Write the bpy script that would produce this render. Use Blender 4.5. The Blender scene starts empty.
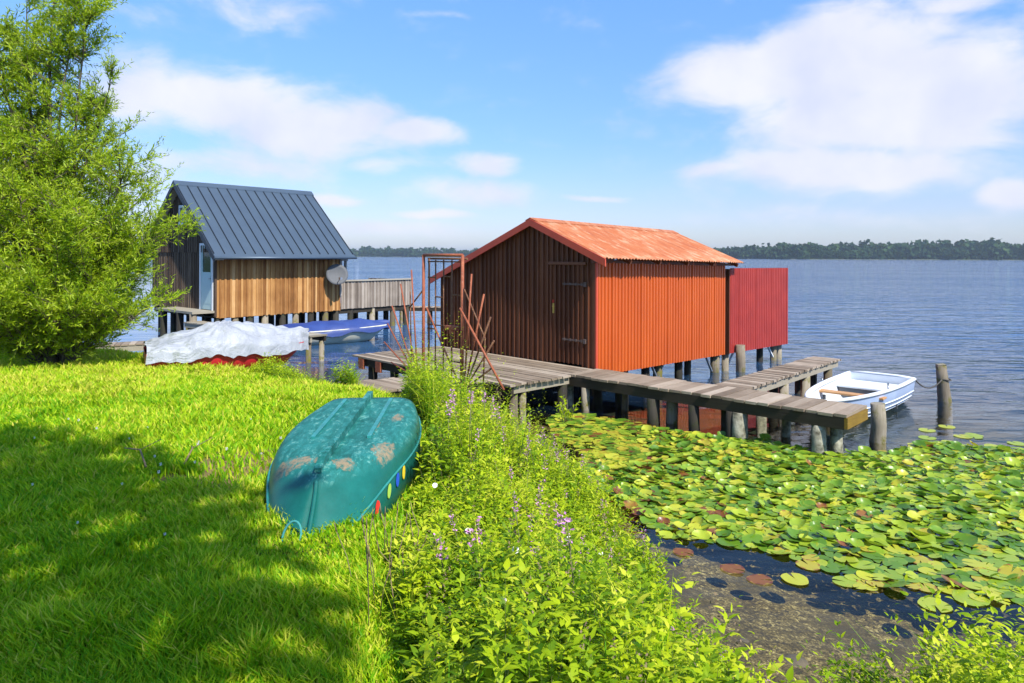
import bpy, math, random
import numpy as np
from mathutils import Vector, Matrix
random.seed(7); RS = np.random.RandomState(11)
S = bpy.context.scene; COL = S.collection
R = math.radians; PI = math.pi
CAMZ = 2.75

# ------------------------------------------------------------------ node helpers
def new_mat(name):
    m = bpy.data.materials.new(name); m.use_nodes = True
    nt = m.node_tree; nt.nodes.clear()
    return m, nt
def N(nt, typ, ins=None, **kw):
    n = nt.nodes.new(typ)
    for k, v in kw.items(): setattr(n, k, v)
    for k, v in (ins or {}).items():
        s = n.inputs[k]
        if isinstance(v, bpy.types.NodeSocket): nt.links.new(v, s)
        else: s.default_value = v
    return n
def math_(nt, op, a, b=0.0, c=0.0, clamp=False):
    n = N(nt, 'ShaderNodeMath', {0: a, 1: b, 2: c}, operation=op); n.use_clamp = clamp
    return n.outputs[0]
def ramp(nt, fac, stops, interp='LINEAR'):
    n = nt.nodes.new('ShaderNodeValToRGB'); cr = n.color_ramp; cr.interpolation = interp
    while len(cr.elements) < len(stops): cr.elements.new(0.5)
    for e, (p, c) in zip(cr.elements, stops):
        e.position = p; e.color = (c[0], c[1], c[2], 1)
    nt.links.new(fac, n.inputs[0]); return n.outputs[0]
def mixc(nt, fac, a, b, mode='MIX'):
    n = nt.nodes.new('ShaderNodeMix'); n.data_type = 'RGBA'; n.blend_type = mode
    for idx, v in ((0, fac), (6, a), (7, b)):
        if isinstance(v, bpy.types.NodeSocket): nt.links.new(v, n.inputs[idx])
        else: n.inputs[idx].default_value = v if idx == 0 else (*v, 1) if len(v) == 3 else v
    return n.outputs[2]
def noise(nt, scale, detail=4, rough=0.55, vec=None, stretch=None, dist=0.0):
    if vec is None: vec = N(nt, 'ShaderNodeTexCoord').outputs['Object']
    if stretch: vec = N(nt, 'ShaderNodeMapping', {'Vector': vec, 'Scale': stretch}).outputs[0]
    return N(nt, 'ShaderNodeTexNoise', {'Vector': vec, 'Scale': scale, 'Detail': detail, 'Roughness': rough, 'Distortion': dist}).outputs[0]
def out(nt, sh): N(nt, 'ShaderNodeOutputMaterial', {0: sh})
def attr(nt, name='tint'): return N(nt, 'ShaderNodeAttribute', attribute_name=name).outputs['Fac']

def paint(name, col, col2=None, scale=6, rough=0.5, bump=0.1, stretch=None, spec=0.5, metal=0.0, contrast=0.5, fine=None, tintamt=0.0, finecol=None, fineth=0.62):
    """painted / plain surface: two-colour noise mix with optional flecks of wear"""
    m, nt = new_mat(name)
    col2 = col2 or tuple(c*0.75 for c in col)
    n1 = noise(nt, scale, 6, 0.6, stretch=stretch)
    f = N(nt, 'ShaderNodeMapRange', {0: n1, 1: 0.5-contrast/2, 2: 0.5+contrast/2}).outputs[0]
    c = mixc(nt, f, col2, col)
    if tintamt:
        t = attr(nt); t = math_(nt, 'MULTIPLY_ADD', t, 2*tintamt, 1-tintamt)
        c = mixc(nt, 1.0, c, N(nt, 'ShaderNodeCombineColor', {0: t, 1: t, 2: t}).outputs[0], 'MULTIPLY')
    if fine:
        n2 = noise(nt, fine, 5, 0.7)
        f2 = N(nt, 'ShaderNodeMapRange', {0: n2, 1: fineth, 2: fineth+0.05}).outputs[0]
        c = mixc(nt, f2, c, finecol or tuple(min(1, x*1.6) for x in col))
    p = N(nt, 'ShaderNodeBsdfPrincipled', {'Base Color': c, 'Roughness': rough, 'Metallic': metal, 'Specular IOR Level': spec})
    if bump:
        nb = noise(nt, scale*4, 5, 0.6, stretch=stretch)
        b = N(nt, 'ShaderNodeBump', {'Height': nb, 'Strength': bump, 'Distance': 0.02}); nt.links.new(b.outputs[0], p.inputs['Normal'])
    out(nt, p.outputs[0]); return m

def wood(name, stops, axis='x', rough=0.8, grain=1.0, stainscale=2.0, bump=0.5, spec=0.25, moss=None):
    """timber: grain along axis, tint attribute picks a tone for each board"""
    m, nt = new_mat(name)
    st = {'x': (1.2, 22, 22), 'y': (22, 1.2, 22), 'z': (22, 22, 1.2)}[axis]
    g = noise(nt, 2.2*grain, 6, 0.65, stretch=st, dist=0.3)
    big = noise(nt, stainscale, 4, 0.6)
    t = attr(nt)
    f = math_(nt, 'ADD', math_(nt, 'MULTIPLY', t, 0.55), math_(nt, 'MULTIPLY', g, 0.55))
    f = math_(nt, 'ADD', f, math_(nt, 'MULTIPLY_ADD', big, 0.5, -0.33))
    c = ramp(nt, f, [(i/(len(stops)-1), s) for i, s in enumerate(stops)])
    if moss:
        mm = noise(nt, 5, 5, 0.7); mf = N(nt, 'ShaderNodeMapRange', {0: mm, 1: 0.52, 2: 0.64}).outputs[0]
        c = mixc(nt, mf, c, moss)
    p = N(nt, 'ShaderNodeBsdfPrincipled', {'Base Color': c, 'Roughness': rough, 'Specular IOR Level': spec})
    b = N(nt, 'ShaderNodeBump', {'Height': g, 'Strength': bump, 'Distance': 0.01}); nt.links.new(b.outputs[0], p.inputs['Normal'])
    out(nt, p.outputs[0]); return m

def leafmat(name, stops, trans=0.35, rough=0.5, spec=0.3, tcol=(0.3, 0.4, 0.02)):
    m, nt = new_mat(name)
    c = ramp(nt, attr(nt), [(i/(len(stops)-1), s) for i, s in enumerate(stops)])
    p = N(nt, 'ShaderNodeBsdfPrincipled', {'Base Color': c, 'Roughness': rough, 'Specular IOR Level': spec})
    tc = mixc(nt, 0.5, c, tcol)
    tr = N(nt, 'ShaderNodeBsdfTranslucent', {'Color': tc})
    mx = N(nt, 'ShaderNodeMixShader', {0: trans, 1: p.outputs[0], 2: tr.outputs[0]})
    out(nt, mx.outputs[0]); return m

# ------------------------------------------------------------------ object helpers
def tag(o, label=None, cat=None, group=None, kind=None):
    if label: o['label'] = label
    if cat: o['category'] = cat
    if group: o['group'] = group
    if kind: o['kind'] = kind
    return o
def empty(name, loc=(0, 0, 0), rz=0, label=None, cat=None, group=None):
    o = bpy.data.objects.new(name, None); COL.objects.link(o)
    o.location = loc; o.rotation_euler = (0, 0, rz); o.empty_display_size = 0.2
    return tag(o, label, cat, group)
def setattr_tint(me, t):
    a = me.attributes.new('tint', 'FLOAT', 'POINT'); a.data.foreach_set('value', np.asarray(t, np.float32))
def np_mesh(name, V, polys, mat, tint=None, smooth=False, parent=None, mats=None):
    """polys: list of int arrays (n,k)"""
    me = bpy.data.meshes.new(name)
    V = np.asarray(V, np.float32); me.vertices.add(len(V)); me.vertices.foreach_set('co', V.ravel())
    loops = np.concatenate([p.ravel() for p in polys]).astype(np.int32)
    tot = np.concatenate([np.full(len(p), p.shape[1], np.int32) for p in polys])
    st = np.concatenate([[0], np.cumsum(tot)[:-1]]).astype(np.int32)
    me.loops.add(len(loops)); me.loops.foreach_set('vertex_index', loops)
    me.polygons.add(len(tot)); me.polygons.foreach_set('loop_start', st); me.polygons.foreach_set('loop_total', tot)
    if smooth: me.polygons.foreach_set('use_smooth', np.ones(len(tot), bool))
    me.update(calc_edges=True)
    if tint is not None: setattr_tint(me, tint)
    if mat: me.materials.append(mat)
    o = bpy.data.objects.new(name, me); COL.objects.link(o); o.parent = parent
    return o

class MB:
    def __init__(s): s.v = []; s.f = []; s.t = []; s.sm = []
    def add(s, vs, fs, tint=None, smooth=False):
        k = len(s.v); t = random.random() if tint is None else tint
        s.v += [tuple(v) for v in vs]; s.t += [t]*len(vs)
        s.f += [tuple(i+k for i in f) for f in fs]; s.sm += [smooth]*len(fs); return s
    def box(s, lo, hi, tint=None, jit=0):
        (x0, y0, z0), (x1, y1, z1) = lo, hi
        j = lambda: random.uniform(-jit, jit)
        vs = [(x0+j(), y0+j(), z0+j()), (x1+j(), y0+j(), z0+j()), (x1+j(), y1+j(), z0+j()), (x0+j(), y1+j(), z0+j()),
              (x0+j(), y0+j(), z1+j()), (x1+j(), y0+j(), z1+j()), (x1+j(), y1+j(), z1+j()), (x0+j(), y1+j(), z1+j())]
        return s.add(vs, [(0, 3, 2, 1), (4, 5, 6, 7), (0, 1, 5, 4), (1, 2, 6, 5), (2, 3, 7, 6), (3, 0, 4, 7)], tint)
    def hexa(s, vs, tint=None):
        return s.add(vs, [(0, 3, 2, 1), (4, 5, 6, 7), (0, 1, 5, 4), (1, 2, 6, 5), (2, 3, 7, 6), (3, 0, 4, 7)], tint)
    def bar(s, a, b, w, h, tint=None, up=(0, 0, 1)):
        a = Vector(a); b = Vector(b); d = (b-a).normalized(); u = Vector(up)
        if abs(d.dot(u)) > 0.98: u = Vector((1, 0, 0))
        x = d.cross(u).normalized(); y = x.cross(d)
        q = [(-w/2, -h/2), (w/2, -h/2), (w/2, h/2), (-w/2, h/2)]
        vs = [p + x*i + y*j for p in (a, b) for i, j in q]
        return s.add(vs, [(3, 2, 1, 0), (4, 5, 6, 7), (0, 1, 5, 4), (1, 2, 6, 5), (2, 3, 7, 6), (3, 0, 4, 7)], tint)
    def tube(s, pts, rad, n=8, tint=None, smooth=True, cap=True):
        pts = [Vector(p) for p in pts]; m = len(pts)
        rr = rad if isinstance(rad, (list, tuple)) else [rad]*m
        vs = []; prev = None
        for i, p in enumerate(pts):
            d = (pts[min(i+1, m-1)]-pts[max(i-1, 0)]).normalized()
            if prev is None:
                x = d.cross(Vector((0, 0, 1)) if abs(d.z) < 0.9 else Vector((1, 0, 0))).normalized()
            else: x = (prev - d*prev.dot(d)).normalized()
            prev = x; y = d.cross(x)
            for k in range(n):
                a = 2*PI*k/n; vs.append(p + (x*math.cos(a)+y*math.sin(a))*rr[i])
        fs = [(i*n+k, i*n+(k+1) % n, (i+1)*n+(k+1) % n, (i+1)*n+k) for i in range(m-1) for k in range(n)]
        k0 = len(s.v); s.add(vs, fs, tint, smooth)
        if cap:
            s.f += [tuple(k0+k for k in reversed(range(n))), tuple(k0+(m-1)*n+k for k in range(n))]; s.sm += [False, False]
        return s
    def build(s, name, mat, parent=None, label=None, bevel=0):
        me = bpy.data.meshes.new(name); me.from_pydata(s.v, [], s.f); me.update()
        me.polygons.foreach_set('use_smooth', s.sm); setattr_tint(me, s.t); me.materials.append(mat)
        o = bpy.data.objects.new(name, me); COL.objects.link(o); o.parent = parent
        if label: o['label'] = label
        if bevel:
            b = o.modifiers.new('bevel', 'BEVEL'); b.width = bevel; b.segments = 1
        return o

def sstep(a, b, x):
    t = np.clip((np.asarray(x, float)-a)/(b-a), 0, 1); return t*t*(3-2*t)

# cheap value noise
_P = RS.rand(256, 256)
def vn(x, y):
    x = np.asarray(x, float); y = np.asarray(y, float)
    xi = np.floor(x).astype(int); yi = np.floor(y).astype(int); fx = x-xi; fy = y-yi
    fx = fx*fx*(3-2*fx); fy = fy*fy*(3-2*fy)
    g = lambda i, j: _P[i % 256, j % 256]
    return (g(xi, yi)*(1-fx)+g(xi+1, yi)*fx)*(1-fy)+(g(xi, yi+1)*(1-fx)+g(xi+1, yi+1)*fx)*fy

# ------------------------------------------------------------------ terrain
SHORE = np.array([(-3000, 900), (-200, 90), (-50, 32), (-14, 18.5), (-9, 16.6), (-5.8, 15.2), (-3.9, 13.7), (-2.3, 12.0), (-.6, 10.6), (.3, 9), (.75, 7.3), (.95, 6), (1.02, 5),
                  (1.25, 4.1), (2.1, 3.25), (4.5, 2.75), (9, 2.2), (60, -6), (3000, -700)], float)
def shore_d(x, y):
    x = np.asarray(x, float); y = np.asarray(y, float)
    best = np.full(x.shape, 1e18); sg = np.ones(x.shape)
    for a, b in zip(SHORE[:-1], SHORE[1:]):
        ab = b-a; t = np.clip(((x-a[0])*ab[0]+(y-a[1])*ab[1])/(ab@ab), 0, 1)
        dx = x-a[0]-t*ab[0]; dy = y-a[1]-t*ab[1]; d = dx*dx+dy*dy
        c = ab[0]*(y-a[1])-ab[1]*(x-a[0])
        m = d < best-1e-9; best = np.where(m, d, best); sg = np.where(m, np.where(c < 0, 1, -1), sg)
    return np.sqrt(best)*sg
def ground_z(x, y):
    d = shore_d(x, y)
    top = 1.15-0.33*sstep(7, 12.5, y)
    land = top*sstep(-0.25, 2.2, d) + 0.05*(vn(np.asarray(x)*.8, np.asarray(y)*.8)-.5)*sstep(0, 2, d) + 0.02*(vn(np.asarray(x)*4, np.asarray(y)*4)-.5)
    bed = -0.17*np.minimum(-d, 1.5)-.10*np.clip(-d-1.5, 0, 3.5) - 0.1*np.clip(-d-5, 0, 20) + 0.03*(vn(np.asarray(x)*3, np.asarray(y)*3)-.5)
    return np.where(d > 0, land, bed + top*sstep(-0.25, 2.2, d))
def gz(x, y): return float(ground_z(np.array([x]), np.array([y]))[0])

def axis_pts(lo, hi, step, far):
    c = list(np.arange(lo, hi+1e-6, step)); a = []; s = step; p = lo
    while p > -far: s *= 1.35; p -= s; a.append(p)
    b = []; s = step; p = hi
    while p < far: s *= 1.35; p += s; b.append(p)
    return np.array(a[::-1]+c+b)
gx = axis_pts(-13, 9, 0.12, 3000); gy = axis_pts(1.5, 17, 0.12, 3000)
GX, GY = np.meshgrid(gx, gy); GZ = ground_z(GX, GY)
nx, ny = len(gx), len(gy)
idx = np.arange(nx*ny).reshape(ny, nx)
quads = np.stack([idx[:-1, :-1], idx[:-1, 1:], idx[1:, 1:], idx[1:, :-1]], -1).reshape(-1, 4)
m, nt = new_mat('ground')
geo = N(nt, 'ShaderNodeNewGeometry').outputs['Position']
sx = N(nt, 'ShaderNodeSeparateXYZ', {0: geo})
nn = noise(nt, 3, 6, 0.65, vec=geo)
soil = ramp(nt, nn, [(0.3, (.035, .05, .012)), (0.55, (.06, .085, .015)), (0.8, (.11, .10, .035))])
pt = N(nt, 'ShaderNodeVectorMath', {0: geo, 1: (-2.05, 5.35, 1.1)}, operation='SUBTRACT').outputs[0]
pt = N(nt, 'ShaderNodeVectorMath', {0: pt, 1: (1.3, 1.0, 0.2)}, operation='MULTIPLY').outputs[0]
pl = N(nt, 'ShaderNodeVectorMath', {0: pt}, operation='LENGTH').outputs['Value']
pf = N(nt, 'ShaderNodeMapRange', {0: math_(nt, 'ADD', pl, nn), 1: 1.3, 2: 0.7}).outputs[0]
soil = mixc(nt, pf, soil, (.24, .17, .07))
vor = N(nt, 'ShaderNodeTexVoronoi', {'Vector': geo, 'Scale': 26, 'Randomness': 1.0})
vor2 = N(nt, 'ShaderNodeTexVoronoi', {'Vector': geo, 'Scale': 75, 'Randomness': 1.0})
n3 = noise(nt, 1.2, 5, 0.6, vec=geo)
vc = N(nt, 'ShaderNodeSeparateColor', {0: vor.outputs['Color']}).outputs[0]
vc2 = N(nt, 'ShaderNodeSeparateColor', {0: vor2.outputs['Color']}).outputs[0]
peb = ramp(nt, math_(nt, 'MULTIPLY_ADD', vc, .45, math_(nt, 'MULTIPLY', vc2, .55)), [(0.15, (.05, .035, .012)), (0.42, (.11, .08, .025)), (0.7, (.21, .155, .055)), (0.95, (.52, .42, .19))])
gr = mixc(nt, N(nt, 'ShaderNodeMapRange', {0: n3, 1: .38, 2: .55}).outputs[0], (.085, .062, .022), peb)
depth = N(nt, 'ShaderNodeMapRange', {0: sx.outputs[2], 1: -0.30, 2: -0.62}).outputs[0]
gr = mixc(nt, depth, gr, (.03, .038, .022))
wet = N(nt, 'ShaderNodeMapRange', {0: sx.outputs[2], 1: 0.07, 2: 0.0}).outputs[0]
c = mixc(nt, wet, soil, gr)
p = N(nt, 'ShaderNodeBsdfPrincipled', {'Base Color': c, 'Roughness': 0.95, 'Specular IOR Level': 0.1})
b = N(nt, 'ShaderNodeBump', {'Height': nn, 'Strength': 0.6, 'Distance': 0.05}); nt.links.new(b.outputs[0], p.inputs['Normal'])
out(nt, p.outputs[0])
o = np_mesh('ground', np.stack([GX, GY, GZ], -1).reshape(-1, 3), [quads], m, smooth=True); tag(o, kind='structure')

# ------------------------------------------------------------------ water
m, nt = new_mat('lake_water')
geo = N(nt, 'ShaderNodeNewGeometry').outputs['Position']
sx = N(nt, 'ShaderNodeSeparateXYZ', {0: geo})
w1 = noise(nt, 2.0, 4, 0.55, vec=geo, stretch=(0.55, 1.15, 1), dist=0.3)
w2 = noise(nt, 0.55, 3, 0.5, vec=geo, stretch=(0.5, 1.3, 1))
w3 = noise(nt, 0.06, 2, 0.5, vec=geo, stretch=(0.3, 1.0, 1))
hh = math_(nt, 'ADD', math_(nt, 'MULTIPLY', w1, 0.5), math_(nt, 'MULTIPLY', w2, 1.6))
open_ = N(nt, 'ShaderNodeMapRange', {0: math_(nt, 'MULTIPLY_ADD', sx.outputs[0], 1.5, sx.outputs[1]), 1: 16.0, 2: 48.0, 3: 0.13, 4: 1.15}).outputs[0]
amp = math_(nt, 'MULTIPLY', open_, math_(nt, 'MULTIPLY_ADD', w3, 1.2, 0.35))
bmp = N(nt, 'ShaderNodeBump', {'Height': hh, 'Strength': amp, 'Distance': 0.17})
fr = N(nt, 'ShaderNodeFresnel', {'IOR': 1.333, 'Normal': bmp.outputs[0]}).outputs[0]
gl = N(nt, 'ShaderNodeBsdfGlossy', {'Color': (1, 1, 1, 1), 'Roughness': 0.02, 'Normal': bmp.outputs[0]})
tr = N(nt, 'ShaderNodeBsdfTransparent', {'Color': (.93, .95, .88, 1)})
dk = N(nt, 'ShaderNodeBsdfDiffuse', {'Color': (.035, .10, .22, 1)})
deep = N(nt, 'ShaderNodeMapRange', {0: sx.outputs[1], 1: 12.0, 2: 26.0}).outputs[0]
body = N(nt, 'ShaderNodeMixShader', {0: deep, 1: tr.outputs[0], 2: dk.outputs[0]})
fin = N(nt, 'ShaderNodeMixShader', {0: fr, 1: body.outputs[0], 2: gl.outputs[0]})
out(nt, fin.outputs[0])
W = MB(); W.add([(-3000, -800, 0), (3000, -800, 0), (3000, 3000, 0), (-3000, 3000, 0)], [(0, 1, 2, 3)])
o = W.build('lake_water', m); tag(o, kind='structure')

# ------------------------------------------------------------------ materials
M = {}
M['deck'] = wood('weathered_planks', [(.10, .072, .048), (.22, .165, .115), (.37, .295, .22), (.50, .425, .335)], 'y', moss=None)
M['deckx'] = wood('weathered_planks_long', [(.10, .085, .06), (.22, .19, .15), (.36, .32, .27), (.48, .44, .38)], 'y')
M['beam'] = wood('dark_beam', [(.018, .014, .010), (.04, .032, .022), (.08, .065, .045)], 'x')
M['palebeam'] = wood('pale_beam', [(.18, .15, .10), (.33, .29, .22), (.45, .41, .34)], 'y')
M['pile'] = wood('mossy_pile', [(.05, .042, .03), (.14, .11, .075), (.28, .24, .18), (.42, .38, .32)], 'z', moss=(.13, .12, .015))
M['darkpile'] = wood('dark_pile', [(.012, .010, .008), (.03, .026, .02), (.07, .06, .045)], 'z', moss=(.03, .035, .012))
M['concrete'] = paint('pale_concrete_post', (.40, .38, .29), (.07, .065, .04), 9, .9, .5, contrast=.35)
M['yellowend'] = wood('yellow_lichen_board', [(.08, .05, .015), (.20, .12, .02), (.50, .33, .04)], 'y')
M['brownboard'] = wood('dark_brown_board', [(.075, .022, .008), (.12, .038, .015), (.18, .062, .026), (.25, .10, .045)], 'z', rough=.55, spec=.4, stainscale=1.2)
M['dooredge'] = M['brownboard']
M['orange'] = paint('orange_corrugated_paint', (.58, .112, .014), (.46, .078, .011), 2.0, .42, .05, spec=.5, contrast=.6, fine=30, finecol=(.75, .45, .3), fineth=.72, stretch=(1, 1, .35))
M['crimson'] = paint('crimson_corrugated_paint', (.40, .040, .026), (.29, .026, .020), 2.0, .45, .05, fine=26, finecol=(.7, .35, .3), fineth=.74)
def roofmat():
    m, nt = new_mat('faded_orange_roof')
    tc = N(nt, 'ShaderNodeTexCoord').outputs['Object']
    n1 = noise(nt, 1.3, 5, .6, vec=tc); n2 = noise(nt, 20, 4, .7, vec=tc, stretch=(1, .12, .2))
    f = N(nt, 'ShaderNodeMapRange', {0: n1, 1: .35, 2: .7}).outputs[0]
    c = mixc(nt, f, (.42, .115, .034), (.48, .17, .065))
    n4 = noise(nt, 7, 6, .7, vec=tc, stretch=(3.5, .22, .3)); c = mixc(nt, N(nt, 'ShaderNodeMapRange', {0: n4, 1: .50, 2: .66, 4: .75}).outputs[0], c, (.30, .075, .03))
    f2 = N(nt, 'ShaderNodeMapRange', {0: math_(nt, 'MULTIPLY_ADD', n1, .35, n2), 1: .68, 2: .90}).outputs[0]
    c = mixc(nt, f2, c, (.58, .36, .22))
    p = N(nt, 'ShaderNodeBsdfPrincipled', {'Base Color': c, 'Roughness': .6}); out(nt, p.outputs[0]); return m
M['roof'] = roofmat()
M['fascia'] = paint('red_fascia_paint', (.60, .085, .035), (.50, .06, .03), 4, .45, .1)
M['slate'] = paint('slate_blue_standing_seam', (.095, .135, .175), (.07, .10, .14), 1.2, .42, .03, metal=.35, contrast=.7)
M['seam'] = paint('dark_seam', (.018, .026, .04), None, 3, .45, .02, metal=.3)
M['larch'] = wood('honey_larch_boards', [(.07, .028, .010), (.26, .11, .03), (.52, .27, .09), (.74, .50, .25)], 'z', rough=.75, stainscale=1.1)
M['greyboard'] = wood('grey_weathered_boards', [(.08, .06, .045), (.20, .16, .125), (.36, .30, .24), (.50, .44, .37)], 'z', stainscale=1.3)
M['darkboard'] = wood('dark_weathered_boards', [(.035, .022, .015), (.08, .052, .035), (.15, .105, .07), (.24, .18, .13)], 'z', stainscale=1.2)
M['white'] = paint('white_paint', (.78, .79, .80), (.70, .71, .73), 5, .45, .03)
M['palegreen'] = paint('pale_green_door_paint', (.42, .58, .57), (.38, .52, .52), 5, .45, .02)
M['soffit'] = wood('pale_soffit', [(.3, .25, .17), (.42, .35, .25), (.5, .43, .32)], 'x')
def glassmat():
    m, nt = new_mat('dark_window_glass')
    p = N(nt, 'ShaderNodeBsdfPrincipled', {'Base Color': (.02, .05, .045, 1), 'Roughness': .05, 'Specular IOR Level': .8}); out(nt, p.outputs[0]); return m
M['glass'] = glassmat()
M['rust'] = paint('rusty_iron', (.40, .115, .045), (.22, .05, .022), 9, .7, .5, contrast=.4, fine=40, finecol=(.45, .30, .22), fineth=.62)
M['rustbrown'] = paint('brown_rusty_iron', (.20, .085, .035), (.10, .04, .02), 9, .75, .5, contrast=.4, fine=40, finecol=(.45, .28, .12), fineth=.6)
M['greymetal'] = paint('grey_metal', (.12, .123, .13), (.095, .10, .105), 5, .7, .02, metal=.2)
M['steel'] = paint('galvanised_steel', (.45, .46, .48), (.35, .36, .38), 20, .35, .05, metal=.8)
M['brass'] = paint('brass_lock', (.62, .45, .14), (.5, .33, .08), 20, .35, .02, metal=.7)
M['redplastic'] = paint('red_plastic', (.5, .03, .02), None, 20, .35, .0)
M['hingemat'] = paint('worn_iron_hinge', (.16, .11, .09), (.06, .035, .03), 30, .6, .3, contrast=.3)
M['bluecover'] = paint('blue_tarpaulin', (.030, .065, .24), (.02, .04, .17), 3, .55, .3, contrast=.5)
M['hullcream'] = paint('cream_hull', (.66, .64, .52), (.46, .44, .34), 3, .4, .05, contrast=.5)
M['redhull'] = paint('red_hull', (.62, .03, .04), (.5, .02, .03), 3, .35, .03)
M['boatwhite'] = paint('boat_white_gelcoat', (.74, .77, .80), (.62, .66, .70), 5, .35, .03, contrast=.5)
M['boatblue'] = paint('boat_pale_blue_hull', (.44, .53, .70), (.34, .42, .60), 3, .3, .03)
M['boatdeepblue'] = paint('boat_blue_bottom', (.03, .11, .30), None, 3, .35, .03)
M['thwart'] = wood('varnished_thwart', [(.30, .14, .05), (.48, .25, .10), (.62, .36, .17)], 'x', rough=.5)
M['slat'] = wood('floor_slats', [(.25, .18, .12), (.42, .33, .25), (.5, .42, .33)], 'x')
M['oarblue'] = paint('blue_plastic', (.04, .25, .60), None, 9, .4, 0)
M['redbrown'] = paint('red_brown_bailer', (.22, .07, .04), None, 9, .5, 0)
M['rope'] = paint('dark_rope', (.10, .09, .08), None, 60, .9, .5)
M['tealrope'] = paint('teal_rope', (.05, .30, .28), None, 60, .8, .3)
def tarp():
    m, nt = new_mat('white_tarpaulin')
    n1 = noise(nt, 4, 6, .65); n2 = noise(nt, 2.4, 5, .6, stretch=(1, 3, 1), dist=1.2)
    c = mixc(nt, N(nt, 'ShaderNodeMapRange', {0: n1, 1: .3, 2: .7}).outputs[0], (.27, .29, .33), (.40, .415, .45))
    d = noise(nt, 7, 6, .75)
    gm = N(nt, 'ShaderNodeSeparateXYZ', {0: N(nt, 'ShaderNodeTexCoord').outputs['Object']})
    f = N(nt, 'ShaderNodeMapRange', {0: math_(nt, 'ADD', d, math_(nt, 'MULTIPLY', gm.outputs[0], .08)), 1: .70, 2: .82}).outputs[0]
    c = mixc(nt, f, c, (.22, .24, .22))
    p = N(nt, 'ShaderNodeBsdfPrincipled', {'Base Color': c, 'Roughness': .5})
    b = N(nt, 'ShaderNodeBump', {'Height': n2, 'Strength': .7, 'Distance': .08}); nt.links.new(b.outputs[0], p.inputs['Normal'])
    out(nt, p.outputs[0]); return m
M['tarp'] = tarp()
def greenhull():
    m, nt = new_mat('worn_green_hull_paint')
    tc = N(nt, 'ShaderNodeTexCoord').outputs['Object']
    s = N(nt, 'ShaderNodeSeparateXYZ', {0: tc})
    n1 = noise(nt, 3, 6, .65, vec=tc); n2 = noise(nt, 14, 7, .75, vec=tc, stretch=(.5, 1.3, 1), dist=.5); n3 = noise(nt, 30, 4, .7, vec=tc)
    c = mixc(nt, N(nt, 'ShaderNodeMapRange', {0: n1, 1: .35, 2: .68}).outputs[0], (.004, .092, .072), (.009, .145, .12))
    flat = N(nt, 'ShaderNodeMapRange', {0: s.outputs[2], 1: .33, 2: .39}).outputs[0]
    worn = math_(nt, 'MULTIPLY', flat, N(nt, 'ShaderNodeMapRange', {0: n2, 1: .42, 2: .60}).outputs[0])
    c = mixc(nt, math_(nt, 'MULTIPLY', worn, .75), c, (.025, .23, .21))
    sc = math_(nt, 'MULTIPLY', flat, N(nt, 'ShaderNodeMapRange', {0: math_(nt, 'MULTIPLY_ADD', n3, .45, math_(nt, 'MULTIPLY', n2, .6)), 1: .57, 2: .62}).outputs[0])
    c = mixc(nt, math_(nt, 'MULTIPLY', sc, .55), c, (.20, .42, .34))
    tot = None
    for (cx, cy, rx, ry) in ((.78, .20, .12, .20), (.74, -.12, .10, .10), (1.05, -.33, .22, .10), (1.6, -.2, .4, .03), (1.9, -.33, .2, .06)):
        v = N(nt, 'ShaderNodeVectorMath', {0: tc, 1: (cx, cy, .3)}, operation='SUBTRACT').outputs[0]
        v = N(nt, 'ShaderNodeVectorMath', {0: v, 1: (1/rx, 1/ry, 0)}, operation='MULTIPLY').outputs[0]
        l = N(nt, 'ShaderNodeVectorMath', {0: v}, operation='LENGTH').outputs['Value']
        f = N(nt, 'ShaderNodeMapRange', {0: math_(nt, 'MULTIPLY_ADD', n2, 2.2, l), 1: 1.86, 2: 1.66}).outputs[0]
        tot = f if tot is None else math_(nt, 'MAXIMUM', tot, f)
    c = mixc(nt, math_(nt, 'MULTIPLY', math_(nt, 'MULTIPLY', math_(nt, 'MULTIPLY', tot, N(nt, 'ShaderNodeMapRange', {0: s.outputs[2], 1: .28, 2: .37}).outputs[0]), N(nt, 'ShaderNodeMapRange', {0: n3, 1: .35, 2: .55}).outputs[0]), .8), c, (.33, .22, .12))
    rr = math_(nt, 'MULTIPLY_ADD', flat, .25, .38)
    p = N(nt, 'ShaderNodeBsdfPrincipled', {'Base Color': c, 'Roughness': rr, 'Specular IOR Level': .4})
    b = N(nt, 'ShaderNodeBump', {'Height': n2, 'Strength': .25, 'Distance': .01}); nt.links.new(b.outputs[0], p.inputs['Normal'])
    out(nt, p.outputs[0]); return m
M['greenhull'] = greenhull()
M['tealtrim'] = paint('teal_trim', (.03, .27, .25), (.02, .17, .15), 12, .4, .1, contrast=.4, fine=25, finecol=(.4, .5, .42), fineth=.64)
M['bark'] = paint('willow_bark', (.16, .13, .08), (.07, .055, .035), 9, .9, .6, stretch=(3, 3, .6))
M['lawn'] = leafmat('grass_blades', [(.03, .20, .004), (.16, .44, .006), (.52, .68, .012), (.74, .66, .10)], .42, .55, .2, (.55, .66, .01))
M['willow'] = leafmat('willow_leaves', [(.07, .17, .005), (.26, .42, .010), (.46, .58, .02), (.58, .66, .12)], .45, .45, .3, (.42, .55, .01))
M['weed'] = leafmat('weed_leaves', [(.05, .15, .006), (.26, .42, .010), (.52, .63, .014), (.72, .73, .07)], .44, .55, .2, (.55, .62, .01))
M['stem'] = paint('green_stem', (.14, .17, .04), (.12, .10, .05), 20, .7, .1)
M['drystem'] = paint('dry_stem', (.26, .19, .10), (.16, .10, .06), 20, .8, .1)
M['purple'] = paint('purple_petals', (.62, .28, .56), (.50, .20, .45), 40, .7, 0)
M['whitepetal'] = paint('white_petals', (.80, .78, .76), (.7, .66, .7), 40, .7, 0)

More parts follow.
